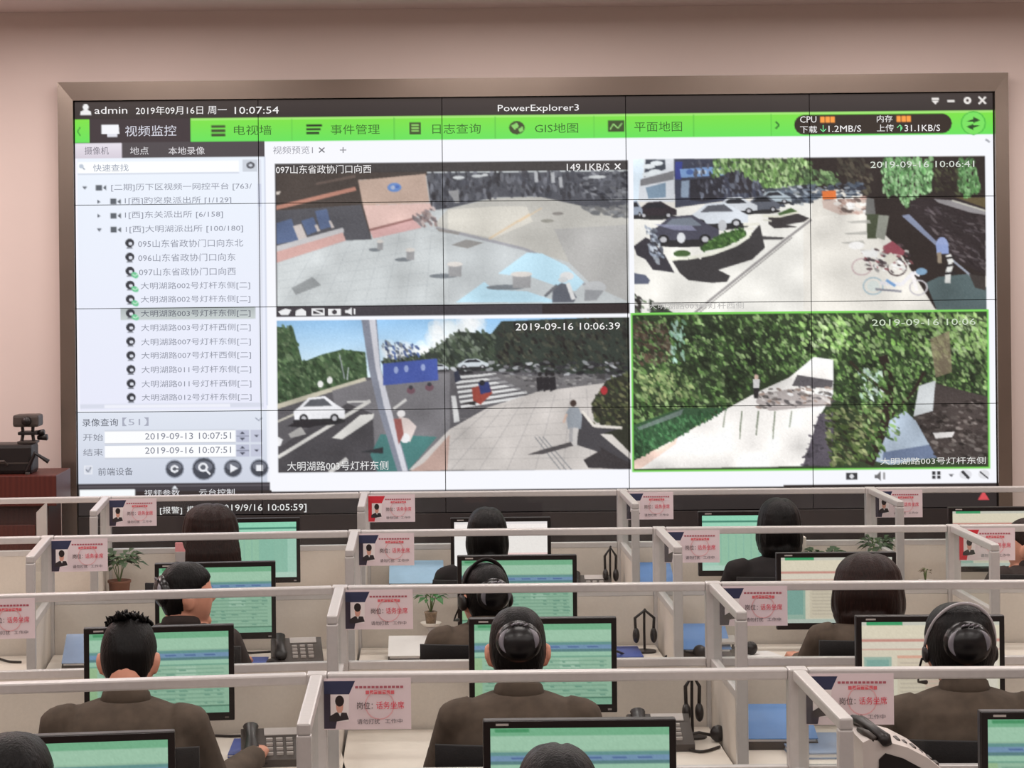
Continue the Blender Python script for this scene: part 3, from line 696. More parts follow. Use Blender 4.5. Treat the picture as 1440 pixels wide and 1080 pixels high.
oval(*A([(1180, 380)])[0], 4.5, 5, (70, 56, 52)); poly(A([(1150, 420), (1165, 395), (1200, 395), (1215, 430), (1210, 480), (1160, 480)]), (152, 158, 166)); stroke(A([(1155, 420), (1142, 455)]), 3, (210, 180, 164)); stroke(A([(1190, 475), (1185, 545)]), 7, (206, 202, 200)); stroke(A([(1172, 475), (1170, 530)]), 5, (170, 168, 170)); poly(A([(1000, 580), (1060, 560), (1170, 530), (1180, 545), (1060, 578)]), (84, 80, 82))
tone(*F3, 8, 83, 18); soften(*F3, 3); grain(*F3, 3, 13)

# --- feed 4: tree lined path
CLIP[:] = [778, 304, 1285, 530]
rect(779, 305, 1283, 529, (126, 214, 92))
F4 = (781.5, 308, 1280.5, 526.5); CLIP[:] = F4
A = tf(880, 430, 2.571)
rect(*F4, (52, 66, 44))
G = [(66, 96, 50), (92, 126, 68), (48, 68, 40), (120, 154, 92), (40, 52, 34), (150, 176, 120)]
foliage(A([(30, 40), (680, 30), (700, 200), (450, 290), (380, 370), (30, 540)]), G, 1500, 3.8, 51)
foliage(A([(640, 30), (1310, 25), (1310, 330), (900, 420), (740, 330), (740, 200)]), G + [(130, 176, 90), (170, 200, 130)], 1500, 3.8, 52)
D4 = [(26, 34, 24), (34, 44, 30), (20, 26, 20)]; L4 = [(170, 204, 130), (150, 190, 110), (200, 220, 170)]
foliage(A([(150, 60), (680, 40), (690, 160), (450, 280), (380, 360), (250, 330)]), D4, 130, 9, 71, al=.4, asp=.6)
foliage(A([(740, 200), (1310, 150), (1310, 330), (900, 420), (740, 330)]), D4, 120, 9, 72, al=.4, asp=.6)
foliage(A([(620, 40), (830, 40), (800, 180), (640, 150)]), L4, 90, 4, 73, al=.6); foliage(A([(1040, 30), (1310, 30), (1310, 200), (1060, 180)]), L4, 190, 4, 74, al=.6)
foliage(A([(160, 120), (660, 60), (690, 200), (460, 280)]), G, 260, 3, 75); foliage(A([(740, 200), (1310, 180), (1310, 330), (900, 400)]), G, 240, 3, 76)
foliage(A([(30, 60), (150, 60), (170, 200), (30, 220)]), [(92, 74, 62), (66, 56, 48), (116, 110, 92)], 160, 3.6, 53); foliage(A([(160, 60), (210, 50), (220, 190), (170, 220)]), [(170, 204, 190), (120, 160, 130)], 40, 4, 54, rot=1.2)
foliage(A([(40, 240), (200, 220), (260, 330), (60, 350)]), [(130, 150, 100), (160, 172, 120), (90, 110, 70)], 150, 3.4, 55)
poly(A([(30, 540), (180, 480), (370, 370), (480, 310), (590, 260), (680, 185), (750, 195), (750, 320), (700, 400), (640, 580), (30, 590)]), (252, 248, 244))
poly(A([(30, 555), (170, 490), (190, 470), (180, 500), (60, 585), (30, 590)]), (244, 214, 200)); poly(A([(620, 250), (750, 270), (745, 300), (600, 290)]), (96, 92, 96)); poly(A([(480, 320), (600, 300), (740, 330), (740, 360), (520, 380), (470, 350)]), (170, 160, 158), .8)
foliage(A([(470, 300), (750, 290), (750, 360), (480, 370)]), [(110, 104, 102), (230, 224, 220), (90, 86, 88), (150, 130, 120)], 90, 3.6, 56, rot=.2)
poly(A([(640, 580), (700, 390), (760, 380), (740, 580)]), (92, 86, 96)); foliage(A([(630, 580), (690, 400), (730, 390), (700, 580)]), [(92, 86, 96), (74, 70, 78)], 80, 3, 57, rot=0)
poly(A([(30, 430), (200, 370), (340, 370), (200, 470), (30, 560)]), (54, 84, 58)); foliage(A([(30, 440), (350, 365), (370, 375), (190, 470), (30, 560)]), [(60, 104, 66), (44, 76, 50), (80, 126, 84)], 300, 3, 58, rot=1.2); poly(A([(40, 440), (210, 372), (200, 395), (50, 450)]), (140, 146, 152), .6)
foliage(A([(720, 380), (920, 360), (920, 560), (740, 578)]), [(84, 104, 56), (110, 126, 80), (60, 72, 44), (150, 156, 112), (46, 46, 36)], 420, 3.6, 59, rot=.6)
poly(A([(890, 560), (930, 430), (1010, 380), (1110, 470), (1130, 545), (960, 575)]), (176, 190, 206)); poly(A([(930, 530), (1110, 500), (1130, 550), (930, 560)]), (110, 124, 152)); poly(A([(1040, 400), (1120, 280), (1310, 330), (1310, 575), (1130, 560)]), (70, 62, 60)); foliage(A([(1040, 380), (1310, 330), (1310, 570), (1120, 540)]), [(62, 54, 52), (96, 88, 84), (120, 112, 108), (48, 42, 40)], 240, 4, 60, rot=.2); poly(A([(1110, 460), (1190, 455), (1180, 475), (1120, 480)]), (220, 216, 214)); poly(A([(1060, 290), (1120, 270), (1110, 380), (1040, 400)]), (206, 210, 212))
foliage(A([(840, 230), (940, 220), (930, 350), (850, 340)]), [(170, 196, 180), (210, 224, 216)], 60, 4, 61, rot=1.2)
stroke(A([(880, 575), (930, 450), (960, 300), (930, 180)]), 13, (44, 36, 32)); stroke(A([(940, 420), (1040, 310), (1080, 240)]), 5, (48, 40, 34)); stroke(A([(955, 320), (860, 250), (810, 200)]), 4, (52, 46, 36)); foliage(A([(840, 200), (1060, 200), (980, 480), (880, 570), (860, 400)]), G, 300, 3.4, 62)
poly(A([(1100, 120), (1170, 90), (1180, 240), (1120, 260)]), (150, 130, 110), .7)
for k in range(9): stroke(A([(360 + 40 * (k % 3) + 20 * k, 380), (352 + 40 * (k % 3) + 20 * k, 440 + 14 * (k % 4))]), 1.8, (120, 130, 110), .7)
oval(*A([(472, 258)])[0], 3, 4, (226, 196, 180)); poly(A([(460, 265), (485, 265), (482, 300), (462, 300)]), (226, 224, 222)); poly(A([(462, 298), (482, 298), (478, 335), (464, 335)]), (44, 42, 44))
stroke(A([(1240, 40), (1310, 60)]), 2, (70, 80, 60))
tone(*F4, 16, 84, 16); soften(*F4, 2); grain(*F4, 4, 14)
CLIP[:] = [0, 0, CW, CH]

# ------------------------------------------------------------------ the video wall: 5 x 4 panels, steel surround, lettering
SY = 11.40
K = SY / FPX
SX0, SZ1 = -483 * K, CAMZ + 260 * K
lincv = np.clip(cv, 0, 255) / 255.0
lincv = np.where(lincv <= 0.04045, lincv / 12.92, ((lincv + 0.055) / 1.055) ** 2.4).astype(np.float32)
def cpos(u, v, dy=0.0):
    return (SX0 + u * K, SY - dy, SZ1 - v * K)
vw = thing('video_wall', 'large video wall of joined screens showing four street camera pictures and a green menu bar', 'video wall', (SX0 + CW * K / 2, SY, 0))
vloc = Vector(vw.location)
NX, NY = 208, 117
for j in range(4):
    for i in range(5):
        u0, u1 = CW * i / 5 + 0.5, CW * (i + 1) / 5 - 0.5
        v0, v1 = CH * j / 4 + 0.45, CH * (j + 1) / 4 - 0.45
        us = np.linspace(u0, u1, NX); vs_ = np.linspace(v0, v1, NY)
        ui = np.clip((us * SS).astype(int), 1, CW * SS - 2); vi = np.clip((vs_ * SS).astype(int), 1, CH * SS - 2)
        c = sum(lincv[np.ix_(np.clip(vi + dy, 0, CH * SS - 1), np.clip(ui + dx, 0, CW * SS - 1))] for dy in (-1, 0, 1) for dx in (-1, 0, 1)) / 9.0
        gx, gz = np.meshgrid(SX0 + us * K - vloc.x, SZ1 - vs_ * K)
        co = np.stack([gx.ravel(), np.zeros(gx.size), gz.ravel()], 1)
        idx = np.arange(NX * NY).reshape(NY, NX)
        q = np.stack([idx[:-1, :-1], idx[1:, :-1], idx[1:, 1:], idx[:-1, 1:]], -1).reshape(-1, 4)
        # rim and back so each panel is a closed slab
        x0, x1, z0, z1 = gx.min(), gx.max(), gz.min(), gz.max()
        n0 = len(co)
        co = np.vstack([co, [[x0, .06, z1], [x1, .06, z1], [x1, .06, z0], [x0, .06, z0]]])
        cor = [0, NX - 1, NX * NY - 1, NX * (NY - 1)]
        extra = [(n0, n0 + 1, n0 + 2, n0 + 3)] + [(cor[k], cor[(k + 1) % 4], n0 + (k + 1) % 4, n0 + k) for k in range(4)]
        q = np.vstack([q, np.array(extra)])
        me = bpy.data.meshes.new('display_panel')
        me.vertices.add(len(co)); me.vertices.foreach_set('co', co.ravel())
        me.loops.add(q.size); me.loops.foreach_set('vertex_index', q.ravel().astype(np.int32))
        me.polygons.add(len(q)); me.polygons.foreach_set('loop_start', np.arange(0, q.size, 4, dtype=np.int32))
        me.update(calc_edges=True)
        a = me.color_attributes.new('Col', 'FLOAT_COLOR', 'POINT')
        cc = np.ones((len(co), 4), dtype=np.float32); cc[:n0, :3] = c.reshape(-1, 3); cc[n0:, :3] = 0.0
        a.data.foreach_set('color', cc.ravel())
        me.materials.append(M['wallscreen']); me.materials.append(M['plastic'])
        mi = np.zeros(len(q), dtype=np.int32); mi[-5:] = 1
        me.polygons.foreach_set('material_index', mi)
        o = bpy.data.objects.new('display_panel', me)
        COL.objects.link(o); o.parent = vw
rel = lambda x0, x1, y0, y1, z0, z1: (x0 - vloc.x, x1 - vloc.x, y0 - vloc.y, y1 - vloc.y, z0, z1)
SX1, SZ0 = SX0 + CW * K, SZ1 - CH * K
FL, FR, FT = SX0 - 0.086, SX1 + 0.076, SZ1 + 0.105
def bar(pts_in, pts_out, name):
    pass
s = MB()   # steel surround: four mitred trims that slope back toward the screen edge
def trim(a0, a1, b0, b1):   # inner edge a0-a1 (x,z), outer edge b0-b1
    yi, yo, yb = -0.030, -0.034, 0.098
    pts = [(a0, yi), (a1, yi), (b1, yo), (b0, yo), (b1, yb), (b0, yb), (a1, yb), (a0, yb)]
    vs = [(p[0] - vloc.x, y, p[1]) for p, y in pts]
    s.add(vs, [(0, 1, 2, 3), (3, 2, 4, 5), (0, 7, 6, 1), (5, 4, 6, 7), (1, 6, 4, 2), (0, 3, 5, 7)])
g = 0.003
trim((SX0 - g, SZ1 + g), (SX1 + g, SZ1 + g), (FL, FT), (FR, FT))
trim((SX0 - g, 0.0), (SX0 - g, SZ1 + g), (FL, 0.0), (FL, FT))
trim((SX1 + g, SZ1 + g), (SX1 + g, 0.0), (FR, FT), (FR, 0.0))
s.build('steel_surround', M['steel'], vw)
MB().box(*rel(SX0, SX1, SY - 0.005, SY + 0.098, 0.0, SZ0 - 0.004), bev=0.003).build('base_panel', M['black_panel'], vw)
MB().box(*rel(SX0, SX1, SY + 0.062, SY + 0.098, SZ0, SZ1)).build('mounting_board', M['black_panel'], vw)

let = MB()
def wtext(t, x0, x1, y, h, col, layer=0.0015):
    """string between photo columns x0..x1, centred on photo row y, h photo px tall"""
    co, fs, (ax, bx), (ay, by) = text_geo(t)
    u0, v = P(x0, y); u1, _ = P(x1, y); v = P((x0 + x1) / 2, y)[1]
    let.col = lin(col)
    sx = (u1 - u0) / (bx - ax); sz = h / (by - ay)
    let.add([tuple(Vector(cpos(u0 + (p[0] - ax) * sx, v + h / 2 - (p[1] - ay) * sz, layer)) - Vector((vloc.x, vloc.y, 0))) for p in co], fs)
W_, D_, G_ = (242, 240, 240), (70, 72, 80), (128, 132, 146)
wtext('admin', 133, 179, 155, 10, W_); wtext('2019年09月16日 周一', 191, 319, 155, 12, W_); wtext('10:07:54', 330, 392, 155, 10, W_)
wtext('PowerExplorer3', 700, 814, 153, 12, W_)
wtext('视频监控', 176, 248, 184, 15, (214, 214, 226))
for t, x0, x1, y in (('电视墙', 329, 382, 183), ('事件管理', 465, 534, 182), ('日志查询', 608, 676, 181), ('GIS地图', 752, 813, 180), ('平面地图', 892, 959, 178)):
    wtext(t, x0, x1, y, 14, (58, 110, 44))
wtext('CPU', 1125, 1148, 168, 9, W_); wtext('内存', 1233, 1255, 167, 10, W_)
wtext('下载', 1125, 1149, 182, 10, W_); wtext('↓', 1153, 1162, 181, 10, (120, 230, 150)); wtext('1.2MB/S', 1165, 1211, 181, 9, W_)
wtext('上传', 1233, 1257, 180, 10, W_); wtext('↑', 1261, 1270, 180, 10, (120, 230, 150)); wtext('31.1KB/S', 1272, 1322, 180, 9, W_)
wtext('摄像机', 119, 153, 212, 11, (120, 116, 128)); wtext('地点', 183, 209, 212, 11, (220, 218, 222)); wtext('本地录像', 237, 288, 212, 11, (225, 222, 226))
wtext('快速查找', 131, 181, 236, 10, (150, 158, 176))
wtext('视频预览1', 384, 440, 211, 11, (150, 150, 160)); wtext('×', 448, 457, 211, 8, (120, 120, 126)); wtext('+', 478, 487, 211, 8, (150, 150, 156))
tree = ['[二期]历下区视频一网控平台 [763/', '1[西]趵突泉派出所 [1/129]', '1[西]东关派出所 [6/158]', '1[西]大明湖派出所 [100/180]', '095山东省政协门口向东北', '096山东省政协门口向东', '097山东省政协门口向西',
        '大明湖路002号灯杆东侧[二]', '大明湖路002号灯杆东侧[二]', '大明湖路003号灯杆东侧[二]', '大明湖路003号灯杆西侧[二]', '大明湖路007号灯杆东侧[二]', '大明湖路007号灯杆西侧[二]', '大明湖路011号灯杆东侧[二]', '大明湖路011号灯杆西侧[二]', '大明湖路012号灯杆东侧[二]']
tx = [(158, 356), (177, 327), (177, 315), (178, 343), (195, 343), (195, 332), (196, 332)] + [(198, 352)] * 9
ty = [263, 282, 302, 322, 342, 362, 382, 402, 421, 441, 461, 481, 500, 520, 540, 559]
for k in range(16): wtext(tree[k], tx[k][0] + (k - 8) * .2, tx[k][1] + (k - 8) * .25, ty[k], 11, (96, 100, 112) if k == 9 else (142, 146, 160))
wtext('录像查询', 116, 166, 594, 11, (78, 82, 94)); wtext('【51】', 172, 209, 593, 12, (170, 174, 190))
wtext('开始', 117, 145, 615, 10, (130, 134, 146)); wtext('结束', 117, 145, 636, 10, (130, 134, 146))
wtext('2019-09-13 10:07:51', 204, 325, 613, 9, G_); wtext('2019-09-16 10:07:51', 204, 325, 633, 9, G_)
wtext('前端设备', 138, 187, 663, 11, (104, 108, 120))
wtext('视频参数', 203, 253, 693, 9, (226, 226, 230)); wtext('云台控制', 280, 330, 692, 9, (226, 226, 230))
wtext('[报警]', 225, 256, 718, 11, W_); wtext('模式', 263, 283, 717, 11, W_); wtext('[2019/9/16 10:05:59]', 303, 431, 715, 12, W_)
wtext('097山东省政协门口向西', 388, 522, 238, 12, W_); wtext('149.1KB/S', 797, 857, 235, 10, W_); wtext('×', 864, 873, 234, 9, W_)
wtext('2019-09-16 10:06:41', 1224, 1370, 231, 9, (216, 222, 214))
wtext('2019-09-16 10:06:39', 725, 872, 459, 10, W_); wtext('大明湖路003号灯杆东侧', 404, 546, 655, 13, (232, 232, 232))
wtext('2019-09-16 10:06', 1226, 1372, 453, 9, (206, 220, 196)); wtext('大明湖路003号灯杆东侧', 1238, 1386, 648, 10, (226, 226, 222))
wtext('大明湖路003号灯杆西侧', 912, 1046, 430, 9, (186, 184, 182))
let.build('screen_lettering', M['wallscreen'], vw)['label'] = 'lettering shown on the video wall picture'
# ------------------------------------------------------------------ cubicles
ROWY = [5.19, 6.68, 8.18, 9.67]
NODEX = [-2.67, -1.47, -0.268, 0.94, 2.10, 3.30]
NODEDY = [-0.26, -0.12, 0.0, 0.0, -0.03, -0.07]
ROWN = ['nearest row', 'second row', 'third row', 'farthest row']
COLN = ['far left', 'left', 'centre', 'right', 'far right']
RH = 1.222
def node(c, r):
    k = [1.15, 1.05, 0.75, 0.6][r]
    return Vector((NODEX[c], ROWY[r] + NODEDY[c] * k, 0))
def unit(c, r):
    a, b = node(c, r), node(c + 1, r)
    d = b - a
    return a, math.atan2(d.y, d.x), d.length
def upos(c, r, lx, ly, z=0.0):
    a, ang, L = unit(c, r)
    return a + Vector((lx * math.cos(ang) - ly * math.sin(ang), lx * math.sin(ang) + ly * math.cos(ang), z))

def front_partition(c, r):
    a, ang, L = unit(c, r)
    t = thing('glass_partition', 'white framed glass topped partition in front of the %s desk of the %s' % (COLN[c], ROWN[r]), 'partition', a, ang, 'front partitions of the desks')
    MB().box(0.026, L - 0.026, -0.018, 0.018, RH - 0.027, RH, 0.005).build('top_rail', M['alu'], t)
    MB().box(0.026, L - 0.026, -0.014, 0.014, 0.952, 0.978, 0.003).build('middle_rail', M['alu'], t)
    MB().box(0.027, L - 0.027, -0.0025, 0.0025, 0.978, RH - 0.027).build('glass_pane', M['glass'], t)
    MB().box(0.026, L - 0.026, -0.013, 0.013, 0.07, 0.952).build('board', M['board'], t)
    MB().box(0.026, L - 0.026, -0.018, 0.018, 0.0, 0.07, 0.003).build('skirting', M['alu'], t)
    p = MB()
    p.box(-0.025, 0.025, -0.025, 0.025, 0, RH + 0.001, 0.005)
    p.build('post', M['alu'], t)
    return t
def side_partition(c, r, L=0.60):
    a = node(c, r)
    ang = unit(min(c, 4), r)[1] if c < 3 else 0.0
    t = thing('side_partition', 'white framed side screen on the left of the %s desk in the %s' % (COLN[c], ROWN[r]), 'partition', a, ang, 'side screens between the desks')
    MB().box(-0.016, 0.016, -L, -0.026, RH - 0.027, RH, 0.005).build('top_rail', M['alu'], t)
    MB().box(-0.013, 0.013, -L + 0.03, -0.026, 0.952, 0.978, 0.003).build('middle_rail', M['alu'], t)
    MB().box(-0.0025, 0.0025, -L + 0.031, -0.027, 0.978, RH - 0.027).build('glass_pane', M['glass'], t)
    MB().box(-0.012, 0.012, -L + 0.03, -0.026, 0.0, 0.952).build('board', M['board'], t)
    MB().box(-0.017, 0.017, -L, -L + 0.03, 0, RH - 0.027, 0.004).build('end_post', M['alu'], t)
    return t
def desk(c, r):
    a, ang, L = unit(c, r)
    t = thing('desk', 'pale laminate office desk of the %s workplace in the %s' % (COLN[c], ROWN[r]), 'desk', a, ang, 'office desks')
    MB().box(0.022, L - 0.022, -0.62, -0.028, 0.735, 0.76, 0.002).build('desktop', M['desk'], t)
    MB().box(0.022, L - 0.022, -0.623, -0.6205, 0.734, 0.761).build('edge_strip', M['desk_edge'], t)
    for x in (0.06, L - 0.085):
        MB().box(x, x + 0.025, -0.58, -0.06, 0.0, 0.735).build('leg_panel', M['desk'], t)
    return t
SEG = {0: (1, 2, 3), 1: (1, 2, 3), 2: (0, 1, 2, 3, 4), 3: (0, 1, 2, 3, 4)}
for r, cs in SEG.items():
    for c in cs:
        front_partition(c, r); desk(c, r)
for r, cs in {0: (2, 3), 1: (2, 3), 2: (1, 2, 3, 4), 3: (1, 2, 3, 4)}.items():
    for c in cs: side_partition(c, r)

# ------------------------------------------------------------------ name sheets on the glass
def name_sheet(c, r, red=False):
    w, h = 0.218, 0.128
    a, ang, L = unit(c, r)
    pos = upos(c, r, 0.018, -0.0265, RH - 0.010 - h)
    col = 'red' if red else 'navy'
    t = MB()
    t.col = lin((226, 208, 212)); t.box(0, w, -0.0012, 0, 0, h)
    lay = [0.0014]
    def q(pts, col_, z=None):
        t.col = lin(col_); y = -lay[0]; lay[0] += 0.00006
        t.add([(p[0] * w, y, (1 - p[1]) * h) for p in pts], [tuple(range(len(pts)))])
    def ov(cx, cy, rx, ry, col_): q([(cx + rx * math.cos(6.2832 * k / 14), cy + ry * math.sin(6.2832 * k / 14)) for k in range(14)], col_)
    nv = (206, 44, 58) if red else (48, 52, 82)
    q([(0, .05), (.36, .05), (.29, .31), (0, .31)], nv); q([(0, .3), (.08, .3), (.08, .7), (.16, .72), (.13, .98), (0, .98)], nv if red else (54, 46, 62))
    q([(.075, .31), (.29, .31), (.28, .84), (.075, .84)], (236, 226, 226))
    q([(.06, .74), (.14, .66), (.26, .67), (.285, .8), (.15, .84), (.06, .84)], (48, 40, 44))
    ov(.18, .54, .042, .15, (214, 158, 140)); ov(.18, .44, .052, .11, (40, 28, 28)); q([(.165, .67), (.2, .67), (.185, .74)], (226, 222, 222))
    for k in range(12): q([(.36 + k * .047, .15), (.395 + k * .047, .15), (.395 + k * .047, .195), (.36 + k * .047, .195)], (176, 92, 104))
    for k in range(7): q([(.48 + k * .048, .24 - .012 * math.sin(k / 6 * 3.14)), (.52 + k * .048, .24 - .012 * math.sin(k / 6 * 3.14)), (.52 + k * .048, .31), (.48 + k * .048, .31)], (222, 104, 112))
    for k in range(20):
        t0, t1 = 6.2832 * k / 20, 6.2832 * (k + 1) / 20
        q([(.64 + r_ * .17 * math.cos(tt), .52 + r_ * .29 * math.sin(tt)) for r_, tt in ((.93, t0), (1, t0), (1, t1), (.93, t1))], (228, 172, 176))
    def wr(s_, x0, x1, y0, y1, col_):
        co, fs, (ax, bx), (ay, by) = text_geo(s_)
        t.col = lin(col_); y = -lay[0]; lay[0] += 0.0001
        t.add([((x0 + (p[0] - ax) / (bx - ax) * (x1 - x0)) * w, y, (1 - (y1 - (p[1] - ay) / (by - ay) * (y1 - y0))) * h) for p in co], fs)
    wr('岗位：', .38, .56, .46, .60, (64, 44, 46)); wr('话务坐席', .6, .92, .45, .60, (222, 48, 78)); wr('请勿打扰', .38, .64, .79, .89, (84, 74, 80)); wr('工作中', .70, .9, .79, .88, (96, 86, 92))
    o = t.build('name_sheet', M['print'], None, loc=pos)
    o.rotation_euler = (0, 0, ang)
    tag(o, 'name sheet with %s corner on the glass of the %s desk, %s' % (col, COLN[c], ROWN[r]), 'sign', 'printed name sheets on the glass')
for r, cs in {0: (2, 3), 1: (1, 2, 3), 2: (1, 2, 3, 4), 3: (1, 2, 3, 4)}.items():
    for c in cs: name_sheet(c, r, red=(c, r) in ((4, 2), (2, 3)))

# ------------------------------------------------------------------ monitors
def ui(kind, seed):
    rng = np.random.default_rng(seed)
    H, W = 60, 100
    im = np.zeros((H, W, 3), dtype=np.float32)
    if kind == 'green':
        im[:] = (142, 177, 153)
        im[0:5] = (112, 168, 132); im[5:13] = (152, 190, 164); im[1:3, 3:22] = (70, 140, 96)
        im[14:16] = (96, 140, 136); im[16:19] = (110, 140, 168); im[19:21] = (86, 122, 124); im[21:24] = (146, 186, 162); im[24:25] = (108, 154, 134)
        im[25:54, 0:6] = (144, 176, 136); im[26:36, 62:76] = (156, 188, 166)
        for k in range(27, 52, 3): im[k:k + 1, 8:96] = (122, 160, 138)
        for k in range(27, 52, 3):
            for x in range(10, 92, 9):
                if rng.random() < .45: im[k + 1, x:x + rng.integers(2, 7)] = (108, 150, 130)
        for x in range(12, 96, 14): im[17, x:x + 8] = (80, 104, 146)
        im[54:55] = (70, 112, 92); im[55:60] = (124, 166, 142)
    elif kind == 'cream':
        im[:] = (206, 198, 178); im[0:3] = (190, 190, 178); im[0:3, 4:30] = (60, 150, 100); im[3:12] = (212, 204, 182)
        im[13:15] = (190, 138, 126); im[15:20] = (208, 200, 184); im[20:21] = (196, 160, 146); im[26:60, 2:22] = (146, 172, 158); im[28:52, 4:20] = (122, 160, 150)
        im[25:27, 26:98] = (206, 160, 140); im[27:55, 26:70] = (200, 188, 168); im[29:53, 46:64] = (196, 172, 156); im[27:55, 72:98] = (212, 204, 190)
        for k in range(30, 54, 3): im[k, 28:68] = (184, 172, 156)
        im[56:60] = (176, 186, 176)
    elif kind == 'white':
        im[:] = (244, 236, 232); im[0:3] = (226, 220, 220); im[34:60, 40:100] = (240, 206, 204); im[34:60, 52:96] = (244, 212, 208); im[20:60, 0:36] = (246, 240, 238)
    elif kind == 'mint':
        im[:] = (160, 200, 182); im[0:6] = (140, 206, 176); im[6:8] = (70, 130, 110); im[8:13] = (150, 206, 180); im[13:15] = (104, 148, 128)
        im[15:54, 18:60] = (150, 192, 166); im[15:54, 60:90] = (140, 186, 166); im[54:60] = (176, 206, 190)
        for x in range(20, 90, 8): im[18:52, x] = (140, 184, 164)
    im += rng.normal(0, 2, (H, W, 1))
    return np.clip(im, 0, 255)
def monitor(px0, px1, ptop, r, c, kind, seed, label, yaw=None, w=0.455):
    Y = ROWY[r] - 0.335 + NODEDY[c] * 0.5
    a = at_y((px0 + px1) / 2, ptop, Y)
    ang = unit(c, r)[1] if yaw is None else yaw
    t = thing('monitor', label, 'monitor', (a.x, Y, 0.76), ang, 'desk monitors')
    zt = a.z - 0.76; h = 0.293; zb = zt - h
    b = MB()
    b.box(-w / 2, w / 2, 0.0, 0.03, zb, zt, 0.004)
    b.box(-w / 2 + .06, w / 2 - .06, 0.03, 0.055, zb + .05, zt - .05, 0.01)
    b.build('housing', M['plastic'], t)
    sx0, sx1, sz0, sz1 = -w / 2 + .017, w / 2 - .017, zb + .026, zt - .018
    f = MB()
    for (x0, x1, z0, z1) in ((-w / 2 + .002, sx0, zb + .002, zt - .002), (sx1, w / 2 - .002, zb + .002, zt - .002), (sx0, sx1, zb + .002, sz0), (sx0, sx1, sz1, zt - .002)):
        f.box(x0, x1, -0.004, 0.0, z0, z1)
    f.build('bezel', M['plastic'], t)
    im = ui(kind, seed); H, W = im.shape[:2]
    l = np.where(im / 255 <= .04045, im / 255 / 12.92, ((im / 255 + .055) / 1.055) ** 2.4)
    xs = np.linspace(sx0, sx1, W); zs = np.linspace(sz1, sz0, H)
    gx, gz = np.meshgrid(xs, zs)
    s = MB(); n = H * W
    idx = np.arange(n).reshape(H, W)
    s.v = [(x, -0.001, z) for x, z in zip(gx.ravel(), gz.ravel())]
    s.f = [tuple(q) for q in np.stack([idx[:-1, :-1], idx[1:, :-1], idx[1:, 1:], idx[:-1, 1:]], -1).reshape(-1, 4)]
    s.c = [tuple(v) + (1.0,) for v in l.reshape(-1, 3)]
    s.build('screen', M['screen'], t)
    MB().box(-w / 2 + .03, -w / 2 + .06, -0.005, -0.004, zt - .012, zt - .007).build('badge', M['plastic_light'], t)
    MB().box(w / 2 - .03, w / 2 - .018, -0.0055, -0.004, zb + .008, zb + .014).build('power_light', M['chrome'], t)
    MB().box(-.03, .03, .055, .075, 0.01, zb + .14, 0.004).build('stand_neck', M['plastic'], t)
    MB().lathe([(0.001, 0), (.10, 0), (.10, .008), (.04, .014), (0.001, .014)], (0, .065, 0), 24).build('stand_base', M['plastic'], t)
    return t
MON = [(-28, 243, 1033, 0, 1, 'green', 1, 'black monitor with green table in the bottom left corner of the picture'),
       (680, 950, 1012, 0, 2, 'green', 2, 'black monitor with green table behind the dark head at the bottom centre'),
       (1380, 1650, 1000, 0, 3, 'green', 3, 'black monitor cut off by the bottom right corner of the picture'),
       (119, 328, 881, 1, 1, 'green', 4, 'black monitor with green table in front of the man with visible ears'),
       (660, 866, 869, 1, 2, 'green', 5, 'black monitor with green table before the person with glossy hair net'),
       (1205, 1411, 866, 1, 3, 'cream', 6, 'black monitor with cream page before the woman with the clear headband'),
       (218, 387, 791, 2, 1, 'green', 7, 'black monitor with green table beside the woman seen in profile'),
       (643, 811, 781, 2, 2, 'green', 8, 'black monitor with green table in front of the headset wearer in the third row'),
       (1095, 1257, 777, 2, 3, 'cream', 9, 'black monitor with cream page in front of the bobbed hair person'),
       (281, 420, 729, 3, 1, 'mint', 10, 'black monitor with pale mint page beside the long brown hair'),
       (637, 771, 728, 3, 2, 'white', 11, 'black monitor with a bright white and pink page in the farthest row'),
       (985, 1120, 719, 3, 3, 'mint', 12, 'black monitor with mint page partly hidden by a dark figure in the farthest row'),
       (1336, 1474, 713, 3, 4, 'cream', 13, 'black monitor with cream page at the right edge of the farthest row')]
for m_ in MON: monitor(*m_)

# ------------------------------------------------------------------ people
def voxel(mb, size, smooth=3, fac=0.5):
    me = bpy.data.meshes.new('tmp'); me.from_pydata(mb.v, [], mb.f)
    bm = bmesh.new(); bm.from_mesh(me); bmesh.ops.recalc_face_normals(bm, faces=bm.faces[:]); bm.to_mesh(me); bm.free()
    o = bpy.data.objects.new('tmp', me); COL.objects.link(o)
    md = o.modifiers.new('r', 'REMESH'); md.mode = 'VOXEL'; md.voxel_size = size
    if smooth:
        ms = o.modifiers.new('s', 'SMOOTH'); ms.factor = fac; ms.iterations = smooth
    dg = bpy.context.evaluated_depsgraph_get()
    r = bpy.data.meshes.new_from_object(o.evaluated_get(dg))
    bpy.data.objects.remove(o); bpy.data.meshes.remove(me)
    return r
def sstep(a, b, x):
    t = max(0.0, min(1.0, (x - a) / (b - a))); return t * t * (3 - 2 * t)
HR = (0.074, 0.094, 0.116)
def skull_point(d, k=1.0):
    pn = (abs(d.x) ** 2.5 + abs(d.y) ** 2.5 + abs(d.z) ** 2.5) ** (1 / 2.5)
    d = d / pn
    low = max(0.0, -d.z)
    x = HR[0] * d.x * (1 - 0.30 * low ** 1.6)
    y = HR[1] * d.y * (1 - 0.22 * low if d.y < 0 else 1 - 0.10 * low) + 0.012 * low
    z = HR[2] * d.z
    return Vector((x, y, z)) * k
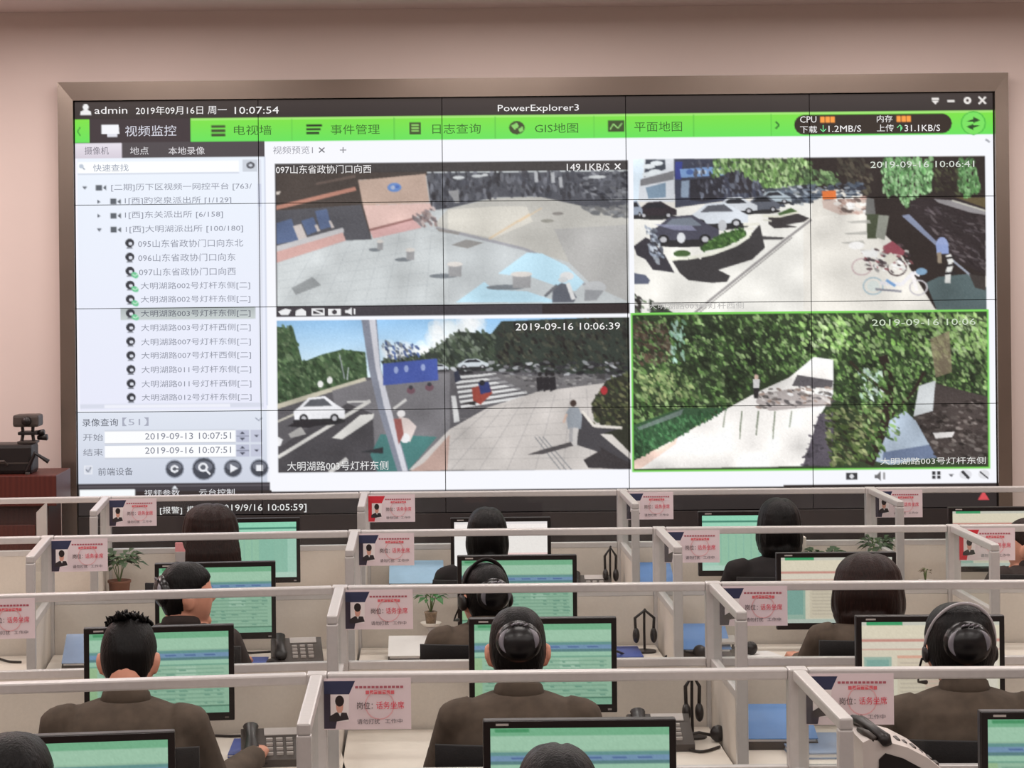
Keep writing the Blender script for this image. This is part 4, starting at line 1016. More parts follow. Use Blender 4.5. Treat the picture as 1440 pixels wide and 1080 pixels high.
def skull(mb, T, fn=None, nu=32, nv=24, center=Vector((0, 0, 0))):
    vs, fs = [], []
    for j in range(nv + 1):
        th = math.pi * j / nv
        for i in range(nu):
            ph = 2 * math.pi * i / nu
            d = Vector((math.sin(th) * math.cos(ph), math.sin(th) * math.sin(ph), math.cos(th)))
            vs.append(T @ (skull_point(d, fn(d) if fn else 1.0) + center))
    for j in range(nv):
        for i in range(nu):
            a, b = j * nu + i, j * nu + (i + 1) % nu
            fs.append((a, a + nu, b + nu, b))
    mb.add(vs, fs)
def hairline(y, style):
    if style == 'bob' : pts = [(-1, -.97), (-.3, -.97), (.15, -.85), (.45, .15), (1, .5)]
    elif style == 'long': pts = [(-1, -.97), (-.2, -.9), (.2, -.5), (.45, .2), (1, .5)]
    elif style == 'bun': pts = [(-1, -.66), (-.45, -.48), (-.1, -.08), (.1, .14), (.4, .28), (1, .5)]
    else: pts = [(-1, -.60), (-.6, -.56), (-.45, -.40), (-.1, .02), (.1, .20), (.4, .34), (1, .52)]
    for (a, va), (b, vb) in zip(pts[:-1], pts[1:]):
        if y <= b: return va + (vb - va) * (y - a) / (b - a)
    return pts[-1][1]
def ring(c, rx, ry, n=20, tilt=0.0):
    return [Vector((c[0] + rx * math.cos(2 * math.pi * k / n), c[1] + ry * math.sin(2 * math.pi * k / n), c[2] + tilt * math.sin(2 * math.pi * k / n))) for k in range(n)]
PERSONS = []
def person(px, py, r, label, hair='short', yaw=0.0, pitch=0.0, H=1.29, jacket='jacket', hairm='hair', build=1.0, back=0.93, rhand=(0.17, 0.47), seed=0, tiltx=0.0, hk=1.0, roll=0.0, spiky=False, wide=1.0):
    Yh = ROWY[r] - back
    X = at_y(px, py, Yh).x
    t = (H - 0.55) / 0.75
    Z = lambda z: 0.55 + (z - 0.55) * t if z > 0.55 else z
    root = thing('person', label, 'person', (X, Yh - 0.10, 0), 0.0, 'seated call takers')
    rng = random.Random(seed)
    sw = 0.185 * build
    lx = tiltx
    def torso(inf, top=True):
        m = MB()
        rings = [ring((0, 0, .46), .165 * build + inf, .115 + inf), ring((0, 0, .56), .175 * build + inf, .125 + inf), ring((lx * .3, .01, Z(.72)), .150 * build + inf, .105 + inf), ring((lx * .6, .02, Z(.86)), .172 * build + inf, .115 + inf),
                 ring((lx, .025, Z(.96)), .184 * build + inf, .108 + inf), ring((lx, .035, Z(1.02)), .170 * build + inf, .088 + inf), ring((lx, .05, Z(1.058)), .118 * build + inf, .070 + inf), ring((lx, .062, Z(1.075)), .064 + inf, .058 + inf)]
        if top: rings += [ring((lx, .075, Z(1.11)), .054, .056), ring((lx, .085, Z(1.15)), .052, .055), ring((lx, .09, Z(1.18)), .045, .05)]
        m.rings(rings); return m
    def arms(m, inf, cut=False):
        for s in (-1, 1):
            hx, hy = (rhand if s > 0 else (0.17, 0.46))
            sh = Vector((s * (sw - .022) + lx, .03, Z(1.005))); el = Vector((s * (sw + .045) + lx * .5, .15, Z(.79))); wr = Vector((s * hx, hy, .800))
            m.tube([sh + Vector((-s * .03, 0, .005)), sh, sh.lerp(el, .5), el], [.05 + inf, .056 * build + inf, .047 + inf, .041 + inf], 12)
            m.ell(sh, (.052 * build + inf, .054 + inf, .047 + inf), 12, 8)
            m.ell(el, (.042 + inf,) * 3, 10, 8)
            e2 = el.lerp(wr, .92 if cut else 1.0)
            m.tube([el, el.lerp(wr, .45), e2], [.040 + inf, .036 + inf, .026 + inf], 12)
    Zh = Z(1.30) - HR[2] * hk
    neck = Vector((lx, .085, Zh - 0.075))
    T = Matrix.Translation(neck) @ Matrix.Rotation(yaw, 4, 'Z') @ Matrix.Rotation(pitch, 4, 'X') @ Matrix.Rotation(roll, 4, 'Y') @ Matrix.Translation((0, 0.015, 0.075)) @ Matrix.Scale(hk, 4)
    # body
    m = torso(0.0); arms(m, 0.0)
    skull(m, T)
    m.ell((0, .094, -.012), (.011, .017, .014), 10, 8, M=T); m.tube([T @ Vector((0, .088, .03)), T @ Vector((0, .104, -.012))], [.007, .011], 8)
    m.ell((0, .074, -.092), (.026, .022, .020), 10, 8, M=T)
    for s in (-1, 1):
        m.ell((s * .078, -.004, -.014), (.010, .018, .030), 10, 8, M=T); m.ell((s * .086, -.014, -.002), (.008, .014, .026), 10, 8, M=T)
        m.ell((s * .03, .083, .028), (.018, .010, .006), 8, 6, M=T)
        m.tube([(s * .085, 0, .53), (s * .11, .22, .535), (s * .115, .43, .52)], [.082, .075, .058], 14)
        m.tube([(s * .115, .43, .52), (s * .115, .45, .40), (s * .11, .44, .22), (s * .11, .42, .09)], [.056, .052, .046, .036], 12)
        m.tube([(s * .11, .40, .06), (s * .115, .52, .045), (s * .118, .60, .035)], [.034, .032, .022], 10)
        # hand: palm, four fingers, thumb
        hx, hy = (rhand if s > 0 else (0.17, 0.46)); z = .795
        m.tube([(s * hx, hy - .02, .80), (s * (hx - .004), hy + .03, z + .006), (s * (hx - .008), hy + .082, z + .004)], [(.024, .019), (.036, .016), (.040, .013)], 12)
        for k, (fl, fx) in enumerate(((.066, -.031), (.076, -.010), (.071, .011), (.055, .031))):
            bx = s * (hx - .008 + fx * 1.0)
            m.tube([(bx, hy + .075, z + .004), (bx * 1.0 + s * fx * .15, hy + .078 + fl * .45, z + .008), (bx + s * fx * .25, hy + .076 + fl * .82, z - .006), (bx + s * fx * .28, hy + .074 + fl, z - .014)], [.0095, .009, .0085, .007], 8)
        m.tube([(s * (hx - .026), hy + .018, z), (s * (hx - .052), hy + .05, z - .003), (s * (hx - .058), hy + .085, z - .008)], [.013, .0105, .008], 8)
    me = voxel(m, 0.0065, 3, .5)
    body = link('body', me, M['skin'], root, True)
    for s in (-1, 1):
        e = MB(); e.ell((s * .03, .080, .014), (.012, .011, .010), 10, 8, M=T); e.build('eye', M['eye'], root, True)
    l_ = MB(); l_.ell((0, .083, -.058), (.020, .008, .007), 10, 6, M=T); l_.build('lips', M['lip'], root, True)
    # clothes
    m = torso(0.014, top=False); arms(m, 0.012, cut=True)
    m.ell((0, .0, .50), (.18 * build, .125, .07), 14, 8)
    j = link('jacket', voxel(m, 0.011, 2, .4), M[jacket], root, True)
    cl = MB(); cl.rings([ring((lx, .058, Z(1.055)), .076, .066, tilt=-.006), ring((lx, .068, Z(1.092)), .066, .062, tilt=-.014), ring((lx, .07, Z(1.098)), .060, .057, tilt=-.014), ring((lx, .062, Z(1.055)), .060, .055)], True)
    cl.build('collar', M[jacket], root, True)
    m = MB()
    m.ell((0, .01, .50), (.19 * build, .14, .075), 16, 8)
    for s in (-1, 1):
        m.tube([(s * .085, -.02, .53), (s * .11, .22, .535), (s * .115, .44, .52)], [.092, .085, .068], 14); m.tube([(s * .115, .44, .53), (s * .115, .455, .40), (s * .11, .44, .10)], [.067, .062, .052], 12)
    link('trousers', voxel(m, 0.012, 2, .4), M['trousers'], root, True)
    for s in (-1, 1):
        m = MB(); m.tube([(s * .11, .36, .045), (s * .11, .42, .055), (s * .115, .54, .045), (s * .12, .64, .03)], [(.03, .044), (.04, .054), (.042, .044), (.026, .028)], 12)
        m.build('shoe', M['shoe'], root, True)
    # hair
    th = {'short': .09, 'bun': .06, 'bob': .30, 'long': .16}[hair]
    ph = [rng.random() * 6 for _ in range(6)]
    def fn(d):
        line = hairline(d.y / max(1e-6, math.hypot(d.x, d.y)) if math.hypot(d.x, d.y) > 1e-6 else -1, hair)
        c = sstep(-.07, .07, d.z - line)
        a = math.atan2(d.y, d.x)
        n = (.012 * math.sin(7 * a + ph[0] + 3 * d.z) + .007 * math.sin(19 * a + ph[1] + 5 * d.z)) * math.hypot(d.x, d.y)
        k = th + (0.02 if d.z > .5 else 0) + n
        if hair in ('bob', 'long'): n = (.03 * math.sin(8 * a + ph[0]) + .03 * math.sin(17 * a + ph[1] + 2 * d.z) + .02 * math.sin(29 * a + ph[2])) * math.hypot(d.x, d.y) ** .7 * (.5 - .5 * d.z + .2); k += n - .05 * math.exp(-((d.x - .12) / .06) ** 2) * max(0, d.z)
        if hair == 'short': k = .05 + (th - .05) * sstep(-.5, .35, d.z) + n
        if hair == 'bob': k += .12 * max(0, -d.z) + .10 * max(0, 1 - abs(d.z + .3) * 2) * abs(d.x)
        return 1 + (-.09) * (1 - c) + k * c
    TH = T @ Matrix.Diagonal((wide, 1, 1, 1))
    hb = MB(); skull(hb, TH, fn, 56, 40)
    if spiky:
        for k in range(110):
            a = rng.random() * 6.28; rr = rng.random() ** .5 * .066
            b0 = Vector((rr * math.cos(a), rr * math.sin(a) * 1.15 - .004, .105 + .018 * (1 - (rr / .062) ** 2)))
            hb.tube([T @ b0, T @ (b0 + Vector((-.003, -.010, .006))), T @ (b0 + Vector((rng.uniform(-.012, .006), -.022, rng.uniform(.002, .018))))], [.008, .005, .0008], 6)
    if hair == 'long':
        pts = [Vector((0, -.05, .02)), Vector((0, -.085, -.06)), Vector((0, -.105, -.14)), Vector((0, -.115, -.24)), Vector((0, -.11, -.34))]
        hb.rings([[TH @ (p + Vector((w * math.cos(2 * math.pi * k / 24) * (1 + .06 * math.sin(5 * k)), dpt * math.sin(2 * math.pi * k / 24), 0))) for k in range(24)] for p, w, dpt in zip(pts, (.076, .084, .086, .084, .07), (.07, .06, .05, .045, .03))])
    if hair == 'bob':
        pts = [Vector((0, -.02, -.02)), Vector((0, -.03, -.07)), Vector((0, -.035, -.115))]
        hb.rings([[TH @ (p + Vector((w * math.cos(2 * math.pi * k / 24), dpt * math.sin(2 * math.pi * k / 24), 0))) for k in range(24)] for p, w, dpt in zip(pts, (.092, .096, .080), (.085, .09, .075))])
    ho = link('hair', voxel(hb, .0048, 3, .5), M[hairm], root, True) if hair in ('bob', 'long') else hb.build('hair', M[hairm], root, True)
    if hair == 'bun':
        nb = MB()
        nb.ell((0, -.078, .024), (.064, .040, .060), 28, 18, M=T)
        nb.build('hair_bun', M['hairnet'], ho, True)
        for k in range(4):  # short grey dashes across the top of the bun
            a = math.pi * (.36 + .085 * k); q = Vector((.045 * math.cos(a), -.108, .03 + .042 * math.sin(a)))
            hp = MB(); hp.tube([T @ (q + Vector((-.005, 0, -.002))), T @ (q + Vector((.005, -.001, .003)))], .0028, 6); hp.build('hair_dash', M['clip'], ho, True)
        for a0, a1 in ((.70, 1.22), (-.12, .30)):  # crescent highlights of the bun, modelled as grey arcs left and right
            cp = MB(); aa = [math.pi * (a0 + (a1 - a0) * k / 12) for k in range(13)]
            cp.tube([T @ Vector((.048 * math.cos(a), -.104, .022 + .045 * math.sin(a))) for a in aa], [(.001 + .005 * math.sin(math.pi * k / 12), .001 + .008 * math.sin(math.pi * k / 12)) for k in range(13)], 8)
            cp.build('hair_sheen_arc', M['clip'], ho, True)
    PERSONS.append((root, T, X, Yh))
    return root, T
def whx(root, T): return root.location + T.to_translation()

P_ = {}
P_['r0b'] = person(18, 1060, 0, 'dark haired head just showing in the bottom left corner', 'short', H=1.268, jacket='jacket_dark', seed=1, wide=1.06)
P_['r0c'] = person(784, 1060, 0, 'dark haired head in front of the bottom centre monitor', 'bob', H=1.21, jacket='jacket_dark', seed=2, hk=.92)
P_['r1b'] = person(179, 900, 1, 'man with short spiky black hair and both ears showing, in a brown grey jacket', 'short', H=1.275, seed=3, build=1.03, rhand=(.33, .50), hk=.97, spiky=True, pitch=-.40)
P_['r1c'] = person(728, 900, 1, 'person with black hair in a glossy net and bare ears, in a brown grey jacket', 'bun', H=1.287, seed=4, build=1.0, wide=1.02, pitch=-.22)
P_['r1d'] = person(1350, 890, 1, 'woman with black hair under a clear headband headset, in a brown grey jacket', 'bun', H=1.285, seed=5, build=1.04, hk=1.06, wide=1.14, pitch=-.1)
P_['r2b'] = person(256, 835, 2, 'woman turned in profile to the right with a dark bun', 'bun', yaw=-1.25, H=1.22, jacket='jacket_dark', seed=6, build=.95, hk=.97)
P_['r2c'] = person(684, 830, 2, 'person with black headset and glossy hair bun looking slightly left', 'bun', yaw=.35, H=1.205, seed=7, build=.95)
P_['r2d'] = person(1219, 830, 2, 'person with a wide dark bob bending over a desk, in a brown grey jacket', 'bob', yaw=-.25, pitch=-.12, H=1.20, hairm='hair_brown', seed=8, hk=1.0, wide=1.26)
P_['r3b'] = person(297, 755, 3, 'woman with long straight brown hair in the farthest row', 'long', yaw=.2, H=1.255, jacket='jacket_dark', hairm='hair_brown', seed=9, build=.95, hk=1.0, wide=1.38)
P_['r3c'] = person(685, 745, 3, 'black haired person silhouetted against the bright white monitor', 'bob', H=1.215, jacket='jacket_black', seed=10, hk=.90)
P_['r3d'] = person(1096, 740, 3, 'dark figure in black jacket before the mint monitor on the right', 'bob', H=1.24, jacket='jacket_black', seed=11, hk=.95, build=1.08)
P_['r3e'] = person(1452, 765, 3, 'person half cut off by the right edge of the picture', 'bun', yaw=.9, H=1.17, jacket='jacket_dark', hairm='hair_brown', seed=12, build=.95)

# ------------------------------------------------------------------ chairs
def office_chair(label, loc, fab):
    t = thing('office_chair', label, 'chair', loc, 0, 'office chairs of the call takers')
    MB().box(-.235, .235, -.20, .25, .395, .432, .016).build('seat', M[fab], t)
    b = MB(); n = 9
    vs = []
    for k in range(n + 1):
        z = .52 + .47 * k / n
        for s in range(9):
            x = -.235 + .47 * s / 8
            vs.append((x, -.185 - .03 * (1 - (x / .235) ** 2) - .03 * k / n, z))
    front = len(vs)
    vs += [(x, y - .022, z) for x, y, z in vs]
    fs = []
    for k in range(n):
        for s in range(8):
            a = k * 9 + s
            fs += [(a, a + 1, a + 10, a + 9), (a + front, a + 9 + front, a + 10 + front, a + 1 + front)]
    per = [s for s in range(9)] + [k * 9 + 8 for k in range(1, n + 1)] + [n * 9 + s for s in range(7, -1, -1)] + [k * 9 for k in range(n - 1, 0, -1)]
    for i in range(len(per)):
        p, q = per[i], per[(i + 1) % len(per)]
        fs.append((p, p + front, q + front, q))
    b.add(vs, fs); b.build('backrest', M[fab], t, True)
    MB().tube([(0, -.05, .39), (0, -.24, .40), (0, -.265, .5), (0, -.262, .7)], [.02, .02, .018, .014], 8).build('back_support', M['plastic'], t)
    MB().lathe([(.001, .07), (.035, .07), (.035, .2), (.022, .2), (.022, .38), (.08, .38), (.08, .395), (.001, .395)]).build('gas_column', M['plastic'], t)
    for k in range(5):
        a = 2 * math.pi * k / 5 + .3
        e = Vector((.27 * math.cos(a), .27 * math.sin(a), .065))
        l = MB().tube([(0, 0, .10), e.lerp(Vector((0, 0, .1)), .5), e], [(.022, .02), (.02, .016), (.016, .012)], 8).build('leg', M['plastic'], t)
        MB().ell(e - Vector((0, 0, .037)), (.024, .024, .028), 10, 8).build('caster', M['plastic'], l)
    return t
first = None
CHN = {'r0b': 'black office chair under the head in the bottom left corner', 'r0c': 'black office chair under the head at the bottom centre', 'r1b': 'black office chair of the man with short spiky hair',
       'r1c': 'black office chair of the person with the glossy hair net', 'r1d': 'black office chair of the woman with the clear headband', 'r2b': 'black office chair of the woman seen in profile', 'r2c': 'black office chair of the headset wearer in the third row',
       'r2d': 'black office chair of the person with the wide bob', 'r3b': 'black office chair of the long haired woman', 'r3c': 'black office chair before the bright white monitor', 'r3d': 'black office chair of the figure in the black jacket', 'r3e': 'black office chair at the right edge of the farthest row'}
for k, (root, T) in P_.items():
    loc = (root.location.x, root.location.y - .02, 0)
    if first is None: first = office_chair(CHN[k], loc, 'fabric_black')
    else: copy_thing(first, CHN[k], loc, 0, 'office chairs of the call takers')

# ------------------------------------------------------------------ headsets
def headset(label, root, T, band='plastic', r=.086, kk=1.0, boom=True, top=.126, tilt=-.004, thin=False):
    t = thing('headset', label, 'headset', root.location)
    Tm = T @ Matrix.Scale(kk, 4)
    hb = MB(); hb.tube([Tm @ Vector((r * math.cos(a), -.004 + tilt * math.sin(a), .01 + top * math.sin(a))) for a in [math.pi * k / 24 for k in range(25)]], [(.0028, .0055) if thin else (.0035, .008)] * 25, 8)
    hb.build('headband', M[band], t, True)
    for s in (-1, 1):
        e = MB()
        e.rings([[Tm @ Vector((s * x, -.004 + q * math.cos(2 * math.pi * k / 18), -.008 + q * math.sin(2 * math.pi * k / 18))) for k in range(18)] for x, q in (((.078, .014), (.078, .021), (.086, .022), (.091, .017), (.093, .008)) if thin else ((.078, .02), (.078, .028), (.088, .030), (.096, .024), (.098, .012)))])
        e.build('ear_cup', M['plastic'], t, True)
    if boom:
        MB().tube([Tm @ Vector(p) for p in ((-.094, .0, -.02), (-.096, .04, -.06), (-.085, .085, -.085), (-.06, .108, -.088))], [.0035, .003, .003, .007], 8).build('microphone_boom', M['plastic'], t, True)
    return t
M['clear'] = mat('clear_plastic_band', (186, 180, 184), 0.2, noise=0.03, spec=.8)
headset('headset with clear headband worn by the woman in the second row on the right', *P_['r1d'], band='clear', r=.086, top=.108, tilt=-.060, kk=1.06, thin=True)
headset('black headset worn by the person looking slightly left in the third row', *P_['r2c'], r=.086, top=.128)
# ------------------------------------------------------------------ things on the desks
DZ = 0.7602
def doc_tray(c, r, label, cover, lx=0.19, ly=-0.26, w=0.27, rise=0.085, front=0.022):
    a, ang, L = unit(c, r)
    p = upos(c, r, lx, ly, DZ)
    t = thing('document_folder', label, 'folder', p, ang, 'folders lying on the desks')
    d = 0.21
    m = MB(); m.add([(-w / 2, -d / 2, 0), (w / 2, -d / 2, 0), (w / 2, d / 2, 0), (-w / 2, d / 2, 0), (-w / 2, -d / 2, front), (w / 2, -d / 2, front), (w / 2, d / 2, rise), (-w / 2, d / 2, rise)],
                    [(3, 2, 1, 0), (0, 1, 5, 4), (1, 2, 6, 5), (2, 3, 7, 6), (3, 0, 4, 7), (4, 5, 6, 7)])
    m.build('tray', M['plastic_grey'], t)
    sl = (rise - front) / d
    for k, (nm, mt, z0, z1, e) in enumerate((('pages', M['paper'], .0005, .010, .006), ('cover', M[cover], .0105, .013, 0.0))):
        ww = w - e * 2
        q = [(-ww / 2, -d / 2 + e), (ww / 2, -d / 2 + e), (ww / 2, d / 2 - e), (-ww / 2, d / 2 - e)]
        vs = [(x, y, front + (y + d / 2) * sl + z0) for x, y in q] + [(x, y, front + (y + d / 2) * sl + z1) for x, y in q]
        MB().add(vs, [(3, 2, 1, 0), (0, 1, 5, 4), (1, 2, 6, 5), (2, 3, 7, 6), (3, 0, 4, 7), (4, 5, 6, 7)]).build(nm, mt, t)
    return t
doc_tray(3, 1, 'blue folder on a dark tray on the right desk of the second row', 'blue', lx=.165, ly=-.26, w=.22)
doc_tray(1, 2, 'blue folder on a dark tray on the left desk of the third row', 'greyblue', lx=.24, ly=-.30, w=.30, rise=.095)
doc_tray(3, 2, 'blue folder on a dark tray on the right desk of the third row', 'blue', lx=.14, ly=-.22, w=.20)
doc_tray(2, 2, 'open white page binder on the centre desk of the third row', 'paper', lx=.27, ly=-.30, w=.27, rise=.062)
doc_tray(2, 3, 'pale blue folder on the centre desk of the farthest row', 'paleblue', lx=.24, ly=-.17, w=.25, rise=.135, front=.06)
doc_tray(3, 3, 'blue folder on the right desk of the farthest row', 'blue', lx=.13, ly=-.20, w=.16, rise=.12, front=.05)
doc_tray(1, 3, 'dark blue folder beside the terracotta plant pot in the farthest row', 'blue_deep', lx=.40, ly=-.24, w=.18, rise=.085, front=.04)

def flat_book(px, py, r, label, cover, w, d, h=.012, rz=0.0, name='notebook', cat='notebook', group=None):
    p = at_z(px, py, DZ)
    t = thing(name, label, cat, (p.x, p.y + d / 2, DZ), rz, group)
    MB().box(-w / 2, w / 2, -d / 2, d / 2, 0, h * .25, .001).build('back_cover', M[cover], t)
    MB().box(-w / 2 + .003, w / 2 - .003, -d / 2 + .003, d / 2 - .003, h * .25, h * .75).build('pages', M['paper'], t)
    MB().box(-w / 2, w / 2, -d / 2, d / 2, h * .75, h, .001).build('cover', M[cover], t)
    return t
NG = 'blue notebooks beside the monitors'
flat_book(355, 941, 2, 'deep blue notebook between the mouse and the monitor of the spiky haired man', 'blue_deep', .095, .19, group=NG)
flat_book(886, 928, 2, 'deep blue notebook right of the monitor of the person with the hair net', 'blue_deep', .105, .23, group=NG)
flat_book(334, 1066, 1, 'deep blue notebook by the elbow of the spiky haired man', 'blue_deep', .06, .22, group=NG)
flat_book(1158, 1068, 1, 'grey blue folder seen through the side screen at the bottom right', 'greyblue', .19, .28, .02, name='document_folder', cat='folder')

def desk_phone(px, py, label, rz=0.0, loc=None):
    p = at_z(px, py, DZ) if loc is None else loc
    t = thing('desk_phone', label, 'telephone', (p.x, p.y, DZ), rz, 'black desk telephones')
    m = MB(); w, d = .19, .20
    m.add([(-w / 2, 0, 0), (w / 2, 0, 0), (w / 2, d, 0), (-w / 2, d, 0), (-w / 2, 0, .022), (w / 2, 0, .022), (w / 2, d * .75, .085), (-w / 2, d * .75, .085), (w / 2, d, .07), (-w / 2, d, .07)],
          [(3, 2, 1, 0), (0, 1, 5, 4), (4, 5, 6, 7), (7, 6, 8, 9), (9, 8, 2, 3), (0, 4, 7, 9, 3), (1, 2, 8, 6, 5)])
    m.build('base', M['plastic_grey'], t)
    sl = (.085 - .022) / (d * .75)
    z = lambda y: .022 + y * sl
    MB().tube([(-.065, .005, z(.005) + .012), (-.065, .03, z(.03) + .016), (-.065, .09, z(.09) + .016), (-.065, .14, z(.14) + .014), (-.065, .165, z(.14) + .006)], [(.020, .012), (.024, .014), (.016, .009), (.024, .014), (.020, .010)], 10).build('handset', M['plastic'], t, True)
    k = MB()
    for i in range(3):
        for j in range(4):
            x, y = -.02 + i * .03, .02 + j * .022
            k.box(x, x + .02, y, y + .013, z(y) - .001, z(y) + .009, .002)
    k.build('keypad', M['plastic_light'], t)
    MB().add([(-.025, .112, z(.112) + .001), (.075, .112, z(.112) + .001), (.075, .145, z(.145) + .001), (-.025, .145, z(.145) + .001), (-.025, .145, z(.145) + .004), (.075, .145, z(.145) + .004), (.075, .112, z(.112) + .004), (-.025, .112, z(.112) + .004)],
             [(0, 1, 2, 3), (4, 5, 6, 7), (0, 7, 6, 1), (3, 2, 5, 4), (0, 3, 4, 7), (1, 6, 5, 2)]).build('display', M['plastic_light'], t)
    return t
ph1 = desk_phone(420, 938, 'dark desk telephone on the left desk of the third row, by the side screen', .12)
copy_thing(ph1, 'dark desk telephone on the left desk of the second row, cut by the bottom edge', at_z(385, 1079, DZ) + Vector((0, .0, 0)), .10, 'black desk telephones')
copy_thing(ph1, 'dark desk telephone right of the monitor at the bottom centre', Vector((at_y(930, 1000, 6.36).x, 6.30, DZ)), 0.0, 'black desk telephones')
copy_thing(ph1, 'dark desk telephone right of the green monitor in the middle of the farthest row', Vector((at_y(832, 808, 9.38).x, 9.36, DZ)), 0.0, 'black desk telephones')

def mouse(px, py, label):
    p = at_z(px, py, DZ)
    t = thing('computer_mouse', label, 'mouse', p, 0.2)
    MB().ell((0, 0, .012), (.03, .052, .02), 16, 10, fn=lambda d: 1 if d.z > -.5 else .9).build('shell', M['plastic'], t, True)
    MB().tube([(0, .03, .031), (0, .022, .034), (0, .012, .033)], .005, 8).build('wheel', M['plastic_grey'], t, True)
mouse(385, 938, 'black computer mouse in front of the telephone on the left desk of the third row')
mouse(372, 1074, 'black computer mouse in front of the telephone at the bottom left')

def hung_headset(px, py, Y, label, s=1.0):
    p = at_y(px, py, Y)
    t = thing('headset_stand', label, 'headset stand', (p.x, Y, DZ), 0.0, 'headsets hung on small stands')
    h = p.z - DZ
    MB().lathe([(.001, 0), (.045, 0), (.045, .006), (.008, .012), (.001, .012)], (0, 0, 0), 18).build('base', M['plastic'], t)
    MB().tube([(0, 0, .01), (0, .01, h * .5), (0, .005, h - .01), (0, -.02, h)], .005, 8).build('rod', M['plastic'], t)
    MB().tube([(-.035 * s, -.012, h * .42), (-.038 * s, -.014, h * .8), (0, -.015, h * .98), (.036 * s, -.014, h * .8), (.033 * s, -.012, h * .42)], .006, 8).build('headband', M['plastic'], t, True)
    for q in (-1, 1):
        MB().ell((q * .034 * s, -.014, h * .40), (.014, .028, .030), 12, 8).build('ear_cup', M['plastic'], t, True)
    return t
hung_headset(973, 946, 6.50, 'black headset hanging on a stand by the side screen of the centre desk, second row', .6)
hung_headset(906, 856, 8.00, 'black headset hanging on a stand at the right end of the centre desk, third row')
hung_headset(858, 768, 9.50, 'black headset hanging on a stand at the right end of the centre desk, farthest row', .7)

def desk_microphone(px, py, label, loc=None):
    p = at_z(px, py, DZ)
    t = thing('desk_microphone', label, 'microphone', p, 0.0, 'small ball microphones on the desks')
    MB().ell((0, 0, .026), (.026, .026, .026), 14, 10).build('ball_head', M['plastic'], t, True)
    MB().tube([(-.02, 0, .02), (-.06, -.005, .03), (-.10, 0, .022), (-.13, .01, .005)], .005, 8).build('boom', M['plastic'], t, True)
desk_microphone(1010, 1043, 'black ball microphone at the right end of the centre desk, second row')
desk_microphone(1056, 921, 'black ball microphone in front of the brown pot, right desk of the third row')
desk_microphone(984, 926, 'black ball microphone before the blue folder, right desk of the third row')

def cable(pts, label, z=DZ + .005, rad=.0045):
    P3 = [at_z(x, y, z + dz) for x, y, dz in pts]
    out = []
    for i in range(len(P3) - 1):
        for k in range(6):
            tt = k / 6; p0 = P3[max(i - 1, 0)]; p1 = P3[i]; p2 = P3[i + 1]; p3 = P3[min(i + 2, len(P3) - 1)]
            out.append(.5 * ((2 * p1) + (p2 - p0) * tt + (2 * p0 - 5 * p1 + 4 * p2 - p3) * tt * tt + (3 * p1 - p0 - 3 * p2 + p3) * tt ** 3))
    out.append(P3[-1])
    o = MB().tube(out, rad, 8).build('cable', M['cable'], None, True)
    tag(o, label, 'cable', 'black cables on the desks')
cable([(262, 1031, .02), (290, 1034, .0), (330, 1035, 0), (372, 1032, .0)], 'black cable running from the left monitor of the second row toward the telephone')
cable([(330, 915, .02), (352, 918, 0), (385, 916, 0), (402, 917, 0)], 'black cable between the monitor and the telephone in the third row')
cable([(868, 916, .03), (880, 920, 0), (900, 921, 0)], 'short black cable beside the blue notebook of the centre desk')
cable([(955, 1050, .0), (985, 1057, 0), (1012, 1050, 0)], 'black cable looping over the right end of the centre desk, second row')
cable([(-4, 925, 0), (12, 930, 0), (30, 931, 0)], 'black cable at the left edge of the picture')
cable([(396, 838, .05), (430, 839, .06), (470, 838, .06), (490, 838, .05)], 'black cable along the left desk of the farthest row', z=.76)

# printed papers, cups, plants
def paper(px, py, label, w=.15, d=.2, rz=.3):
    p = at_z(px, py, DZ)
    o = MB().box(-w / 2, w / 2, 0, d, 0, .003).build('paper_sheet', M['paper'], None, loc=(p.x, p.y, DZ)); o.rotation_euler = (0, 0, rz)
    tag(o, label, 'paper')
paper(1088, 930, 'white papers on the right desk of the third row, by the bob haired person')
t = thing('pen_tray', 'clear grey stacked tray seen through the right side screen of the third row', 'tray', at_z(1019, 925, DZ), 0)
MB().box(-.06, .06, 0, .16, 0, .012, .003).build('lower_tray', M['plastic_grey'], t); MB().box(-.06, .06, .0, .16, .05, .06, .003).build('upper_tray', M['plastic_light'], t)
for x in (-.055, .055):
    for y in (.008, .152): MB().box(x - .004, x + .004, y - .004, y + .004, .012, .05).build('post', M['plastic_grey'], t)
p = at_z(1055, 903, DZ)
t = thing('pot', 'brown pot behind the microphone on the right desk of the third row', 'pot', p, 0)
MB().lathe([(.001, 0), (.026, 0), (.033, .08), (.033, .09), (.029, .09), (.026, .078), (.001, .078)]).build('vessel', M['olive'], t, True)
MB().ell((0, 0, .086), (.024, .024, .012), 12, 8).build('soil', M['soil'], t, True)
p = at_z(608, 917, DZ)
t = thing('snack_pack', 'small red pack beside the elbow on the centre desk of the third row', 'pack', p, .2)
MB().box(-.024, .024, -.014, .014, 0, .045, .008).build('pouch', M['red'], t, True); MB().box(-.024, .024, -.002, .002, .0452, .054).build('seal', M['pink'], t)

